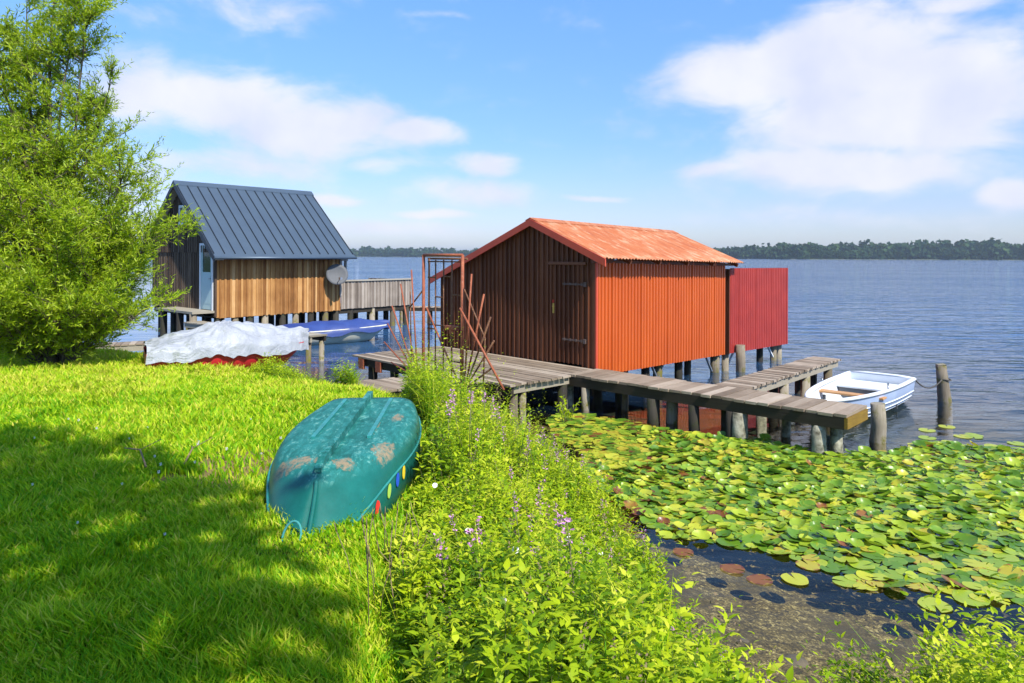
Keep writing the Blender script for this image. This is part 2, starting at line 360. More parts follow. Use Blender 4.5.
# ------------------------------------------------------------------ red lakeside shed
UA = math.atan2(.692, .722)
shed = empty('boat_shed', (1.61, 13.65, 0), UA, 'red and orange corrugated boat shed with dark brown plank gable on stilts', 'shed')
def corrugated(p0, pu, pv, n_out, pitch, depth, name, mat, parent, thick=True):
    """trapezoid-profile sheet from p0 along pu (ribs repeat) and pv (rib length); n_out outward"""
    p0, pu, pv, n = Vector(p0), Vector(pu), Vector(pv), Vector(n_out).normalized()
    L = pu.length; k = int(L/pitch); prof = []
    for i in range(k):
        for f, h in ((0, 0), (.28, 0), (.42, 1), (.86, 1)): prof.append(((i+f)/k, h*depth*(1.0 if h == 0 else (1.35 if i % 9 == 4 else random.uniform(.9, 1.05)))))
    prof.append((1, 0)); vs = []; nrow = 6
    for r in range(nrow+1):
        for f, h in prof: vs.append(p0+pu*f+pv*(r/nrow)+n*h)
    q = len(prof)
    fs = [(r*q+i, r*q+i+1, (r+1)*q+i+1, (r+1)*q+i) for r in range(nrow) for i in range(q-1)]
    b = MB(); b.add(vs, fs, .5); o = b.build(name, mat, parent)
    s = o.modifiers.new('thick', 'SOLIDIFY'); s.thickness = .004; s.offset = -1
    return o
RZ = 3.505; RY = 1.62            # ridge height, distance from the right corner
EN, EF = 2.70, 2.60             # right eave heights near/far
LN, LF = 2.22, 2.12
SAG = .12; LX = 4.9
def ridge(x): return RZ - SAG*x/LX
def eave_r(x): return 2.70 - .10*x/LX
def eave_l(x): return 2.22 - .10*x/LX
sl_r = (RZ-2.70)/(RY+.35); sl_l = (RZ-2.22)/(4.99-RY)
# gable boards (local plane x=0, facing -x)
g = MB(); y = 0.03; g.box((.02, .03, .5), (.05, 4.6, 2.25), .2)
def roofz(yy, x=0): return (ridge(x)-sl_r*(RY-yy) if yy < RY else ridge(x)-sl_l*(yy-RY)) - .06
gb = MB()
while y < 4.70:
    w = random.uniform(.125, .145); y1 = min(y+w, 4.72); t = random.random()
    if not (0.27 < (y+y1)/2 < 1.13):
        z0 = .56
    else: z0 = 2.63
    z1a, z1b = roofz(y), roofz(y1)
    if z1a > z0: gb.hexa([(-.012, y, z0), (.014, y, z0), (.014, y1, z0), (-.012, y1, z0), (-.012, y, z1a), (.014, y, z1a), (.014, y1, z1b), (-.012, y1, z1b)], t)
    # cover batten over the joint
    if z1b > z0: gb.box((-.055, y1-.014, z0), (-.012, y1+.014, z1b-.01), t*.6)
    y = y1
gb.build('gable_wall', M['brownboard'], shed)
# frame post at right corner + dark trim
tp = MB(); tp.box((-.020, .0, .55), (.02, .07, 2.62), .4); tp.build('corner_post', M['brownboard'], shed, bevel=.004)
# door
door = MB(); yy = .28
while yy < 1.12:
    w = .121; t = random.random(); door.box((-.018, yy, .63), (.012, min(yy+w, 1.125)-.003, 2.575), t)
    door.box((-.060, yy+w-.016, .63), (-.018, yy+w+.012, 2.575), t*.5); yy += w
dr = door.build('door', M['brownboard'], shed)
for zz in (1.10, 2.20):
    h = MB(); h.box((-.070, .24, zz-.015), (-.060, .80, zz+.015), .4)
    for k in range(4): h.box((-.076, .27+.15*k, zz-.025), (-.066, .31+.15*k, zz+.03), .9)
    h.box((-.075, .19, zz-.045), (-.04, .25, zz+.045), .9)
    h.build('hinge', M['hingemat'], dr)
h = MB(); h.box((-.055, 1.035, 1.60), (-.042, 1.085, 1.80), .5); h.tube([(-.055, 1.06, 1.74), (-.085, 1.06, 1.74)], .012); h.tube([(-.085, 1.06, 1.74), (-.085, 1.0, 1.74)], .011)
h.build('door_handle', M['brass'], dr, bevel=.003)
h = MB(); h.box((-.062, 1.04, 1.81), (-.045, 1.08, 1.87), .5); h.build('lock_cap', M['redplastic'], dr)
l = MB(); l.box((-.075, .20, 2.58), (.0, 1.20, 2.64), .6); l.build('lintel', M['brownboard'], shed, bevel=.005)
# side wall (plane y=0, facing -y)
corrugated((.0, -.01, .455), (4.78, 0, -.03), (0, 0, 2.18), (0, -1, 0), .106, .030, 'side_wall', M['orange'], shed)
b = MB(); b.box((-.02, -.035, .46), (.03, .0, 2.63), .5); b.build('corner_trim', M['fascia'], shed)
b = MB(); b.hexa([(4.72, .05, .5), (4.76, .05, .5), (4.76, 4.7, .5), (4.72, 4.7, .5), (4.72, .05, 2.6), (4.76, .05, 2.6), (4.76, 4.7, 2.05), (4.72, 4.7, 2.05)], .3)
b.add([(4.74, .05, 2.6), (4.74, RY, ridge(4.7)-.08), (4.74, 4.7, 2.05)], [(0, 1, 2)], .3); b.build('rear_wall', M['brownboard'], shed)
b = MB(); b.box((0, 4.66, .5), (4.7, 4.70, 2.1), .3); b.build('left_wall', M['brownboard'], shed)
b = MB(); b.box((.03, .03, .50), (4.72, 4.66, .56), .3); b.build('floor', M['beam'], shed)
# roof
x0, x1 = -.15, 5.10
def roof_half(name, ya, za, yb, zb, drop):
    # ribs repeat along x, run down slope
    p0 = Vector((x0, ya, ridge(x0)+.0)); corr = []
    k = 52; prof = []
    for i in range(k):
        for f, h in ((0, 0), (.25, .6), (.5, 1), (.75, .6)): prof.append(((i+f)/k, h*.030*(1.5 if i % 9 == 0 else 1)))
    prof.append((1, 0)); vs = []; nr = 8
    for r in range(nr+1):
        t = r/nr
        for f, h in prof:
            x = x0+(x1-x0)*f
            z = ridge(x)*(1-t)+zb(x)*t; vs.append((x, ya*(1-t)+yb*t, z+h))
    q = len(prof); fs = [(r*q+i, r*q+i+1, (r+1)*q+i+1, (r+1)*q+i) for r in range(nr) for i in range(q-1)]
    if drop: fs = [f[::-1] for f in fs]
    b = MB(); b.add(vs, fs, .5, True); o = b.build(name, M['roof'], shed)
    s = o.modifiers.new('thick', 'SOLIDIFY'); s.thickness = .006; s.offset = -1; return o
rf = roof_half('roof', RY, None, -.35, eave_r, True)
roof_half('roof', RY, None, 4.99, eave_l, False)
rc = MB()
for s_, sl in ((-1, sl_r), (1, sl_l)):
    a = [(x, RY+s_*w, ridge(x)+.034-sl*w) for x in (x0-.01, x1+.01) for w in (0, .15)]
    rc.add(a, [(0, 1, 3, 2)], .5)
r_ = rc.build('ridge_cap', M['roof'], rf); s = r_.modifiers.new('t', 'SOLIDIFY'); s.thickness = .01
# barge boards at the front and purlin ends under the eave
for (ya, za, yb, zb) in ((RY, ridge(-.15), -.37, 2.70), (RY, ridge(-.15), 5.01, 2.215)):
    b = MB(); v = []
    for x in (x0-.03, x0-.002):
        v += [(x, ya, za-.13), (x, yb, zb-.14), (x, yb, zb+.005), (x, ya, za+.012)]
    b.hexa([v[0], v[4], v[5], v[1], v[3], v[7], v[6], v[2]]) if False else b.add(v, [(0, 1, 2, 3), (7, 6, 5, 4), (0, 4, 5, 1), (1, 5, 6, 2), (2, 6, 7, 3), (3, 7, 4, 0)], .5)
    b.build('barge_board', M['fascia'], shed)
for k, x in enumerate((.7, 1.7, 2.75, 3.8, 4.85)):
    b = MB(); b.bar((x, -.31, eave_r(x)-.055), (x, .5, eave_r(x)-.055+.8*sl_r), .05, .08, .3); b.build('rafter_end', M['brownboard'], shed)
b = MB(); b.bar((x0, -.02, 2.66), (x1, -.02, 2.56), .05, .06, .2); b.build('wall_plate', M['brownboard'], shed)
# stilts
for (x, y, mt, r) in ((.25, .12, 'darkpile', .08), (1.15, .12, 'pile', .09), (1.9, .12, 'darkpile', .09), (2.3, .08, 'pile', .10), (3.2, .15, 'darkpile', .09), (3.9, .35, 'darkpile', .08), (4.62, .06, 'pile', .11),
                   (.5, 1.6, 'darkpile', .09), (1.7, 1.7, 'darkpile', .09), (2.9, 1.6, 'darkpile', .09), (4.5, 1.6, 'darkpile', .09),
                   (.4, 3.2, 'darkpile', .09), (2.2, 3.2, 'darkpile', .09), (4.5, 3.2, 'darkpile', .09), (1.0, 4.55, 'darkpile', .09), (2.8, 4.55, 'darkpile', .09), (4.6, 4.55, 'darkpile', .09)):
    b = MB(); y += .08; b.tube([(x, y, -1.9), (x+random.uniform(-.02, .02), y, 0), (x, y, .44)], r, 10); b.build('stilt', M[mt], shed)
for x, s_ in ((1.95, 1), (2.45, -1), (4.1, 1)):
    b = MB(); b.bar((x, .1, .48), (x+.3*s_, .1, .05), .05, .03, .5); b.build('brace', M['steel'], shed)

# crimson screen beyond the shed
scr = empty('mooring_screen', (1.61, 13.65, 0), UA, 'crimson corrugated metal screen fixed to posts beyond the orange shed wall', 'screen')
corrugated((4.93, -.07, .44), (3.02, 0, -.02), (0, 0, 2.04), (0, -1, 0), .092, .020, 'panel', M['crimson'], scr)
b = MB(); b.box((4.90, -.07, .42), (4.93, .45, 2.46), .2); b.build('end_board', M['brownboard'], scr)
for z in (.6, 1.45, 2.3):
    b = MB(); b.box((4.93, -.05, z-.04), (7.93, 0.0, z+.04), .3); b.build('rail', M['beam'], scr)
for x, y, mt in ((5.02, .1, 'pile'), (7.05, .25, 'darkpile'), (7.55, .12, 'pile'), (7.85, .12, 'pile')):
    b = MB(); b.tube([(x, y, -2.2), (x, y, .9 if x > 5.5 else .43)], .085, 10); b.build('post', M[mt], scr)
for x, s_ in ((5.1, 1), (7.5, -1)):
    b = MB(); b.bar((x+.4*s_, .1, .5), (x, .1, .08), .05, .03, .6); b.build('brace', M['white'], scr)
b = MB(); b.tube([(0, 0, -2.3), (.01, 0, .2), (0, .0, .63)], [.12, .115, .11], 12)
o = b.build('mooring_post', M['pile'], None); o.location = (5.50, 17.1, 0); tag(o, 'short round mossy post standing in front of the crimson screen', 'post')

# ------------------------------------------------------------------ jetties
def planks(b, x0, x1, y0, y1, z, w, along='x', th=.035, gap=.014, over=.0, slope=0):
    """boards laid side by side; 'along' is the axis they repeat on"""
    p = x0 if along == 'x' else y0; end = x1 if along == 'x' else y1
    while p < end-.03:
        ww = w*random.uniform(.85, 1.15); q = min(p+ww, end); d = random.uniform(-.006, .006); e0, e1 = random.uniform(-over, over), random.uniform(-over, over)
        zz = z + slope*(p-x0)
        if along == 'x': b.box((p, y0+e0, zz-th+d), (q-gap, y1+e1, zz+d), None, .0015)
        else: b.box((x0+e0, p, zz-th+d), (x1+e1, q-gap, zz+d), None, .0015)
        p = q
plat = empty('landing_stage', (1.61, 13.65, 0), UA, 'wide grey plank landing stage in front of the brown gable door', 'landing stage')
b = MB(); planks(b, -2.45, -.045, -.20, 4.72, .60, .145, 'x', over=.03); b.build('deck', M['deck'], plat)
for yy in (-.08, 1.5, 3.0, 4.5):
    b = MB(); b.box((-2.38, yy-.05, .43), (-.04, yy+.05, .56), .4); b.build('beam', M['palebeam' if yy < 0 else 'beam'], plat)
b = MB(); b.box((-2.40, -.16, .40), (-2.33, 4.6, .555), .3); b.build('beam', M['beam'], plat)
for x, y, mt, r in ((-2.2, -.02, 'pile', .075), (-2.02, -.06, 'pile', .06), (-1.0, -.05, 'darkpile', .09), (-.75, .0, 'concrete', .08), (-2.25, 4.25, 'darkpile', .10), (-2.25, 3.45, 'darkpile', .09), (-2.25, 2.2, 'darkpile', .10), (-2.25, 1.0, 'darkpile', .1), (-.3, 4.4, 'darkpile', .09), (-.4, 2.2, 'darkpile', .09)):
    b = MB(); b.tube([(x, y, -1.2), (x, y, .43)], r, 10); b.build('post', M[mt], plat)
for y in (4.40, 3.75):
    b = MB(); b.box((-2.46, y-.09, .34), (-2.41, y+.09, .55), .5); b.build('end_block', M['rust'], plat)

WA = math.atan2(-3.31, 3.54)
w1 = empty('walkway', (1.04, 12.95, 0), WA, 'long narrow plank walkway along the lily pads ending beside the white boat', 'walkway')
# local x from 0..4.85 along, y 0..0.9 toward the shed
b = MB(); planks(b, .0, 4.83, -.02, .88, .604, .19, 'x', th=.04, over=.025); b.build('deck', M['deck'], w1)
for yy in (.03, .78):
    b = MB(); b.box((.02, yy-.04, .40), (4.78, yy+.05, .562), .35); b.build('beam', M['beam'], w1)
b = MB(); b.box((4.785, -.01, .41), (4.83, .86, .562), .6); b.build('end_board', M['yellowend'], w1)
for x, y, mt, r in ((.35, .05, 'pile', .08), (.22, .6, 'darkpile', .09), (.62, .70, 'darkpile', .07), (.85, .55, 'pile', .06), (1.75, .06, 'darkpile', .11), (1.98, .25, 'pile', .10), (2.5, .05, 'darkpile', .09), (2.75, .7, 'darkpile', .10), (2.95, .3, 'darkpile', .11),
                    (3.25, .07, 'concrete', .12), (3.12, .03, 'darkpile', .07), (3.7, .7, 'concrete', .07), (4.42, .08, 'concrete', .10), (4.60, .26, 'concrete', .085)):
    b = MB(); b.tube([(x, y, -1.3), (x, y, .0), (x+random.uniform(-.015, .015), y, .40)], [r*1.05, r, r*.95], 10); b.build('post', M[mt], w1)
for t in range(0): pass
w2d = math.atan2(3.56, 3.2)
w2 = empty('walkway', (3.42, 11.88, 0), w2d, 'short side walkway reaching out over the water behind the white boat', 'walkway')
b = MB(); planks(b, .0, 4.80, -.50, .08, .598, .11, 'x', th=.04, over=.015); b.build('deck', M['deck'], w2)
for yy in (-.43, .01):
    b = MB(); b.box((.05, yy-.03, .43), (4.75, yy+.03, .556), .5); b.build('beam', M['palebeam' if yy < -.2 else 'beam'], w2)
for x, y, mt in ((.9, -.4, 'concrete'), (1.9, -.40, 'pile'), (2.3, -.05, 'darkpile'), (3.0, -.4, 'pile'), (3.5, -.1, 'darkpile'), (4.35, -.38, 'pile'), (4.5, -.02, 'darkpile')):
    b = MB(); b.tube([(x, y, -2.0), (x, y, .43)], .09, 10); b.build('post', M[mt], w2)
gw = empty('gangway', (-.72, 12.65, 0), UA+PI, 'weathered plank gangway leading from the bank to the rusty gate', 'gangway')
b = MB(); planks(b, .0, 3.1, -.52, .52, .61, .16, 'x', over=.02, slope=.045); b.build('deck', M['deck'], gw)
for yy in (-.42, .42):
    b = MB(); b.bar((.0, yy, .50), (3.0, yy, .60), .07, .12, .3); b.build('beam', M['beam'], gw)
for x, y in ((.4, -.42), (.4, .42), (1.3, -.42), (1.3, .42)):
    b = MB(); b.tube([(x, y, -.9), (x, y, .45)], .07, 8); b.build('post', M['darkpile'], gw)

# mooring posts
b = MB(); b.tube([(0, 0, -1.6), (0, 0, .0), (.02, .0, .25), (0, .0, .57)], [.12, .115, .105, .10], 12)
o = b.build('mooring_post', M['pile'], None, bevel=0); o.location = (5.47, 10.62, 0); tag(o, 'lichen covered mooring post at the yellow end of the walkway', 'post')
b = MB(); b.tube([(0, 0, -2.2), (.0, 0, .0), (-.03, .0, .4), (-.05, .0, .68)], [.125, .12, .10, .09], 12); b.box((-.13, -.05, .66), (.03, .05, .71), .9, .01)
o = b.build('mooring_post', M['pile'], None); o.location = (8.30, 13.62, 0); o.rotation_euler = (0, R(-2), 0); tag(o, 'lone rotting mooring post in open water right of the white boat', 'post')

# ------------------------------------------------------------------ rusty gate
GA = math.atan2(-.722, .692)
gate = empty('iron_gate', (-1.53, 12.32, .60), GA, 'rusty iron gate with fanned spikes on both sides on the gangway', 'gate')
GWd = 1.05
def pipe(pts, r, name, mt='rust', par=gate):
    b = MB(); b.tube(pts, r, 7); return b.build(name, M[mt], par)
Z = lambda z: z-.60
for x in (0, GWd): pipe([(x, 0, -.25), (x, 0, 2.16)], .027, 'gate_post')
for x in (.09, GWd-.09): pipe([(x, .05, .02), (x, .05, 2.10)], .018, 'gate_post', 'rustbrown')
pipe([(0, 0, 2.16), (GWd, 0, 2.16)], .026, 'top_bar'); pipe([(0, .1, 2.10), (GWd, .1, 2.10)], .018, 'top_bar', 'rustbrown')
leaf = MB()
for x in (.30, .52, .74): leaf.tube([(x, .03, .10), (x, .03, 2.08)], .014, 6)
for a, c, z in ((.09, .30, 1.78), (.30, .52, 1.45), (.52, .74, 1.80), (.74, .96, 1.50), (.09, .96, .97), (.09, .30, .35), (.74, .96, .40), (.30, .52, .20), (.09, .30, .90), (.09, .96, .12), (.09, .96, 2.05)):
    leaf.tube([(a, .03, z), (c, .03, z)], .013, 6)
lo = leaf.build('gate_leaf', M['rustbrown'], gate)
b = MB(); b.box((.62, -.02, .93), (.92, .06, .99), .5); b.box((.72, -.015, .86), (.80, .04, .93), .5); b.build('latch', M['rust'], lo)
pipe([(.06, .02, 1.25), (.95, .02, .05)], .016, 'brace')
for s_, z_ in ((-.33, 2.50), (-.66, 2.24), (-.93, 1.83), (-1.07, 1.50), (-1.18, 1.15), (-.95, .80)):
    pipe([(-.12+s_*.05, -.02, .02), (s_, -.02, Z(z_))], .014, 'spike', 'rust')
pipe([(-.02, 0, 1.55), (-.42, .0, 1.22)], .014, 'brace', 'rustbrown')
pipe([(-.55, .15, -.1), (-.60, .15, 1.5)], .012, 'spike', 'rustbrown')
for s_, z_ in ((1.30, 2.46), (1.60, 2.15), (1.76, 1.80), (1.84, 1.44), (1.82, 1.03)):
    pipe([(1.10+(s_-1)*.08, -.02, .02), (s_, -.02, Z(z_))], .015, 'spike', 'rustbrown' if s_ > 1.7 else 'rust')
pipe([(GWd, -.05, 1.30), (2.10, -.05, .12)], .019, 'brace')
pipe([(GWd, .04, 1.60), (1.56, .04, .85), (1.52, .04, .02)], .014, 'brace', 'rustbrown')

# ------------------------------------------------------------------ hull generator
def hull_fn(L, B, D, e, rake, rocker, stern=.85, p=2.2, q=.8, sheer=.1, rspan=.5, ebow=None):
    e0 = e
    def f(s, th):
        e = e0 if ebow is None else ebow+(e0-ebow)*float(sstep(0, .38, s))
        b = B*(1-(1-s)**p)**q * (1-(1-stern)*max(0, (s-.55)/.45)**2)
        zg = D + sheer*(1-s)**2 + .02*s*s
        zb = rocker*max(0, 1-s/rspan)**2
        y = b*math.copysign(abs(math.sin(th))**(2/e), math.sin(th)); c = 1-abs(math.cos(th))**(2/e)
        z = zb+(zg-zb)*c
        x = s*L + rake*(1-s)**2*(1-c)
        return Vector((x, y, z))
    return f
def hull_mesh(f, ns=26, nt_=22, inset=0.0, flip=False, tint=.5):
    b = MB(); vs = []
    for i in range(ns+1):
        s = (i/ns)**1.3
        for j in range(nt_+1): vs.append(f(s, -PI/2+PI*j/nt_))
    q = nt_+1
    fs = [(i*q+j, i*q+j+1, (i+1)*q+j+1, (i+1)*q+j) for i in range(ns) for j in range(nt_)]
    b.add(vs, fs, tint, True)
    k = ns*q; b.add([vs[k+j] for j in range(q)], [tuple(range(q))], tint)
    return b
def rim(f, r, n=30, dz=0, side=0):
    pts = []
    if side <= 0: pts += [f(1-i/n, -PI/2) for i in range(n+1)]
    if side >= 0: pts += [f(i/n, PI/2) for i in range(1, n+1)]
    return [p+Vector((0, 0, dz)) for p in pts]

# ------------------------------------------------------------------ green upturned boat
GB = (-1.16, 3.82)
f = hull_fn(2.66, .53, .42, 6.5, .50, .05, stern=.80, p=3.0, q=.60, sheer=.0, rspan=.14, ebow=2.0)
gb_ = empty('upturned_rowboat', (GB[0], GB[1], 1.0), R(90), 'green upturned rowboat with scuffed worn bottom lying on the grass', 'boat')
gb_.rotation_euler = (R(-.5), R(-.8), R(92.6))
fl = lambda s, th: (lambda v: Vector((v.x, -v.y, (.42-v.z))))(f(s, th))
o = hull_mesh(fl, 30, 26).build('hull', M['greenhull'], gb_)
md = o.modifiers.new('t', 'SOLIDIFY'); md.thickness = .012
b = MB(); pts = [fl(s, 0)+Vector((0, 0, .016)) for s in np.linspace(.035, 1.0, 28)]
for i_, (a, c) in enumerate(zip(pts[:-1], pts[1:])): b.bar(a+Vector((0, 0, .012)), c+(c-a).normalized()*.004+Vector((0, 0, .012)), .045, min(.06, .03+.008*i_), .5)
b.tube([fl(.002, th)+Vector((-.004, 0, 0)) for th in np.linspace(0, PI/2, 14)]+[fl(.002, PI/2)], .014, 7)
b.build('keel', M['greenhull'], gb_)
for sg in (-1, 1):
    b = MB(); pts = [Vector((fl(s, 0).x, sg*.20, fl(s, 0).z-.002)) for s in np.linspace(.42, .96, 9)]
    for a, c in zip(pts[:-1], pts[1:]): b.bar(a, c, .03, .035, .5)
    b.build('bottom_runner', M['tealtrim'], gb_)
b = MB(); b.tube(rim(fl, .018, 34), .016, 8); b.build('gunwale', M['tealtrim'], gb_)
b = MB(); pts = []
for i in range(25):
    v = fl(i/24*.97+.005, PI/2*.86); pts.append(v+Vector((0, -.006, 0)))
b.tube(pts, .009, 6)
pts = [fl(i/24*.97+.005, -PI/2*.86)+Vector((0, .006, 0)) for i in range(25)]; b.tube(pts, .009, 6)
b.build('rubbing_strake', M['tealtrim'], gb_)
b = MB(); b.tube([(.17+.06*math.sin(a), .06+.05*math.cos(a), .17+.065*math.sin(a)) for a in np.linspace(-.3, 5.2, 18)], .007, 6); b.build('bow_rope', M['tealrope'], gb_)
cols = [((.72, .03, .02), .20), ((.35, .55, .08), .27), ((.02, .09, .55), .335), ((.80, .58, .03), .395)]
for i, (cc, s) in enumerate(cols):
    mm = paint('spot_paint', cc, cc, 10, .5, .05)
    b = MB(); vs = []; v0 = fl(s, PI/2*.86); nrm = Vector((-.35, -1, .25)).normalized() if s < .4 else Vector((-.2, -1, .25)).normalized()
    vs = []; K = 16
    v0 = fl(s, PI/2*.955); tu = (fl(s+.03, PI/2*.955)-v0).normalized(); tv = (fl(s, PI/2*.90)-v0).normalized(); nn3 = tu.cross(tv).normalized()
    if nn3.y > 0: nn3 = -nn3
    for a in range(K):
        an = 2*PI*a/K; ru = .040*(1+(.25*math.cos(5*an) if i == 0 else 0)); rv = (.075 if i else .07)*(1+(.2*math.sin(4*an) if i == 0 else 0))
        th = PI/2*.86 ; 
        pass
        vs.append(v0+tv*.03+tu*ru*math.cos(an)*.75+tv*rv*math.sin(an)*.62+nn3*.008)
    b.add(vs, [tuple(range(K))], .5); oo = b.build('painted_spot', mm, gb_, label=['red painted blossom', 'lime green painted oval', 'blue painted oval', 'yellow painted oval'][i])
    md = oo.modifiers.new('t', 'SOLIDIFY'); md.thickness = .004; md.offset = 0

# ------------------------------------------------------------------ white rowboat afloat
f = hull_fn(3.62, .60, .50, 2.7, .45, .16, stern=.97, p=2.5, q=.62, sheer=.06)
ba = math.atan2(2.69, 2.47)
rb = empty('rowboat', (4.72, 11.12, -.06), ba, 'open white rowboat with wooden thwart moored between walkway and post', 'boat')
o = hull_mesh(f, 30, 24).build('hull', M['boatblue'], rb)
fi = lambda s, th: (lambda v: Vector((v.x*.985+.02, v.y*.94, v.z*.96+.035)))(f(min(.995, s), th))
ii = hull_mesh(fi, 30, 24); ii.build('inner_shell', M['boatwhite'], rb)
b = MB(); pts = rim(f, .03, 40); b.tube(pts, .030, 8); 
b.tube([f(1, -PI/2), f(1, -PI/2)+Vector((.02, .3, .02)), f(1, PI/2)+Vector((.02, -.3, .02)), f(1, PI/2)], .030, 8)
b.tube([v+Vector((0, -math.copysign(.035, v.y), -.005)) for v in pts[2:-2]], .028, 6)
b.build('gunwale', M['boatwhite'], rb)
for k, th in enumerate((.80, .66, .53)):
    for sg in (-1, 1):
        b = MB(); b.tube([f(s, sg*PI/2*th)+Vector((0, sg*.004, 0)) for s in np.linspace(.03, 1, 24)], .011, 6); b.build('strake', M['boatwhite'], rb)
b = MB(); b.box((2.72, -.53, .36), (3.52, .53, .40), .5, .0); b.build('stern_seat', M['boatwhite'], rb, bevel=.01)
b = MB(); b.box((2.74, -.50, .08), (2.77, .50, .36), .5); b.build('seat_front', M['greymetal'], rb)
b = MB(); b.box((1.62, -.575, .41), (1.82, .575, .445), .5); b.build('thwart', M['thwart'], rb, bevel=.006)
for sg in (-1, 1):
    b = MB(); v_ = f(.55, sg*PI/2); b.tube([v_+Vector((0, 0, .02)), v_+Vector((0, 0, .08))], .012, 7); b.tube([v_+Vector((-.04, 0, .13)), v_+Vector((0, 0, .08)), v_+Vector((.04, 0, .13))], .009, 6); b.build('oarlock', M['steel'], rb)
b = MB(); b.box((1.70, .40, .09), (1.74, .44, .36), .5); b.build('thwart_support', M['greymetal'], rb)
b = MB()
for k in range(7): b.box((.9, -.33+.1*k, .075), (2.7, -.26+.1*k, .09), None)
b.build('floor_grating', M['slat'], rb)
b = MB(); b.box((.25, -.28, .34), (.75, .28, .37), .5); b.build('bow_seat', M['boatwhite'], rb)
b = MB(); b.bar((1.0, .0, .12), (1.32, -.25, .12), .10, .03, .5); b.tube([(1.28, -.22, .13), (1.5, -.4, .2)], .014, 6); o = b.build('bailer', M['oarblue'], None); o.location = rb.location; o.rotation_euler = rb.rotation_euler; tag(o, 'blue plastic scoop lying on the floor of the white rowboat', 'scoop')
b = MB(); b.tube([(2.45, -.28, .10), (2.52, -.28, .20), (2.56, -.28, .27)], [.06, .075, .03], 9); b.tube([(2.5, -.36, .2), (2.42, -.46, .22)], .02, 6); o = b.build('bucket', M['redbrown'], None); o.location = rb.location; o.rotation_euler = rb.rotation_euler; tag(o, 'small red brown pot inside the white rowboat by the stern seat', 'pot')
# mooring rope
A = rb.matrix_world
ca, sa = math.cos(ba), math.sin(ba)
e = f(1, -PI/2); st = Vector((rb.location.x+ca*e.x-sa*e.y, rb.location.y+sa*e.x+ca*e.y, e.z-.06+.0)); en = Vector((8.20, 13.55, .42))
b = MB(); b.tube([st.lerp(en, t)+Vector((0, 0, -.20*4*t*(1-t)*.8)) for t in np.linspace(0, 1, 14)], .013, 6)
b.tube([(8.29+.11*math.cos(a), 13.62+.11*math.sin(a), .42+.01*math.sin(2*a)) for a in np.linspace(0, 2*PI, 20)], .013, 6)
tag(b.build('mooring_rope', M['rope']), 'dark sagging mooring rope from rowboat stern corner to lone post', 'rope')

# ------------------------------------------------------------------ blue covered boat
f = hull_fn(4.0, .72, .50, 2.4, .6, .12, stern=.85, p=2.2, q=.75, sheer=.10)
bb = empty('covered_boat', (-4.02, 23.15, -.10), math.atan2(-.42, -.905), 'cream boat under a blue tarpaulin afloat beneath the grey fence', 'boat')
hull_mesh(f, 26, 18).build('hull', M['hullcream'], bb)
b = MB(); b.tube(rim(f, .03, 30), .028, 8); b.build('gunwale', M['hullcream'], bb)
def cover(f, ns, nt_, crown, drop, seed, fold, over=.03, lift=.0, x_lo=0.0, x_hi=1.0, sc=.35):
    rs = np.random.RandomState(seed); vs = []
    for i in range(ns+1):
        s = x_lo+(x_hi-x_lo)*i/ns
        g1 = f(max(s, .001), -PI/2); g2 = f(max(s, .001), PI/2)
        for j in range(nt_+1):
            t = -1+2*j/nt_; a = abs(t)
            if a < .8:
                u = t/.8; y = g2.y*u; z = g2.z+lift+crown*(math.cos(u*PI/2)**.8)*(.35+.65*math.sin(PI*min(1, max(0, s*.85+.12))))
                y *= 1.0
            else:
                dd = (a-.8)/.2; y = (abs(g2.y)+over*(1+dd))*math.copysign(1, t); z = g2.z+lift-drop*dd*(1+sc*math.sin(s*23+seed+t))
            w = fold*(vn(s*9+seed*3+1.3*t, t*3+seed)-.5)*2 + fold*.6*(vn(s*25+seed, t*5+9)-.5)*2
            x = g1.x + .25*fold*math.sin(t*9+s*11)
            if i == 0: x -= .05*(1-0)
            vs.append(Vector((x, y*(1+.05*w), z+w*(1-.3*a))))
    q = nt_+1; fs = [(i*q+j, i*q+j+1, (i+1)*q+j+1, (i+1)*q+j) for i in range(ns) for j in range(nt_)]
    b = MB(); b.add(vs, fs, .5, True); return b
c_ = cover(f, 40, 22, .26, .14, 3, .045); c_.build('cover', M['bluecover'], bb)

# white covered boat ashore
f = hull_fn(2.75, .62, .46, 2.5, .4, .10, stern=.9, p=2.2, q=.7, sheer=.05)
wz = gz(-5.3, 13.1)
wb = empty('covered_boat', (-4.15, 13.95, wz+.12), math.atan2(-.78, -1) , 'red boat hidden under a crumpled white tarpaulin on the bank', 'boat')
wb.location = (-3.95, 13.65, gz(-5.0, 13.0)+.04); wb.rotation_euler = (R(0), R(0), math.atan2(-1.35, -2.4))
hull_mesh(f, 26, 18).build('hull', M['redhull'], wb)
b = MB(); b.tube(rim(f, .03, 30), .026, 8); b.build('gunwale', M['redhull'], wb)
cv = cover(f, 90, 50, .32, .20, 8, .05, over=.03, lift=.03, sc=.06)
vs = []
for v in cv.v:
    x, y, z = v; r = math.hypot((x-1.5), (y-.25)*1.3); an = math.atan2(y-.25, x-1.5)
    z2 = z + .055*max(0, 1-r/1.3)*abs(math.sin(an*6.5)) + .12*max(0, 1-r/.9) + .03*abs(math.sin(x*7+y*4+2*math.sin(y*5)))
    vs.append((x, y, z2))
cv.v = vs; cv.build('cover', M['tarp'], wb)

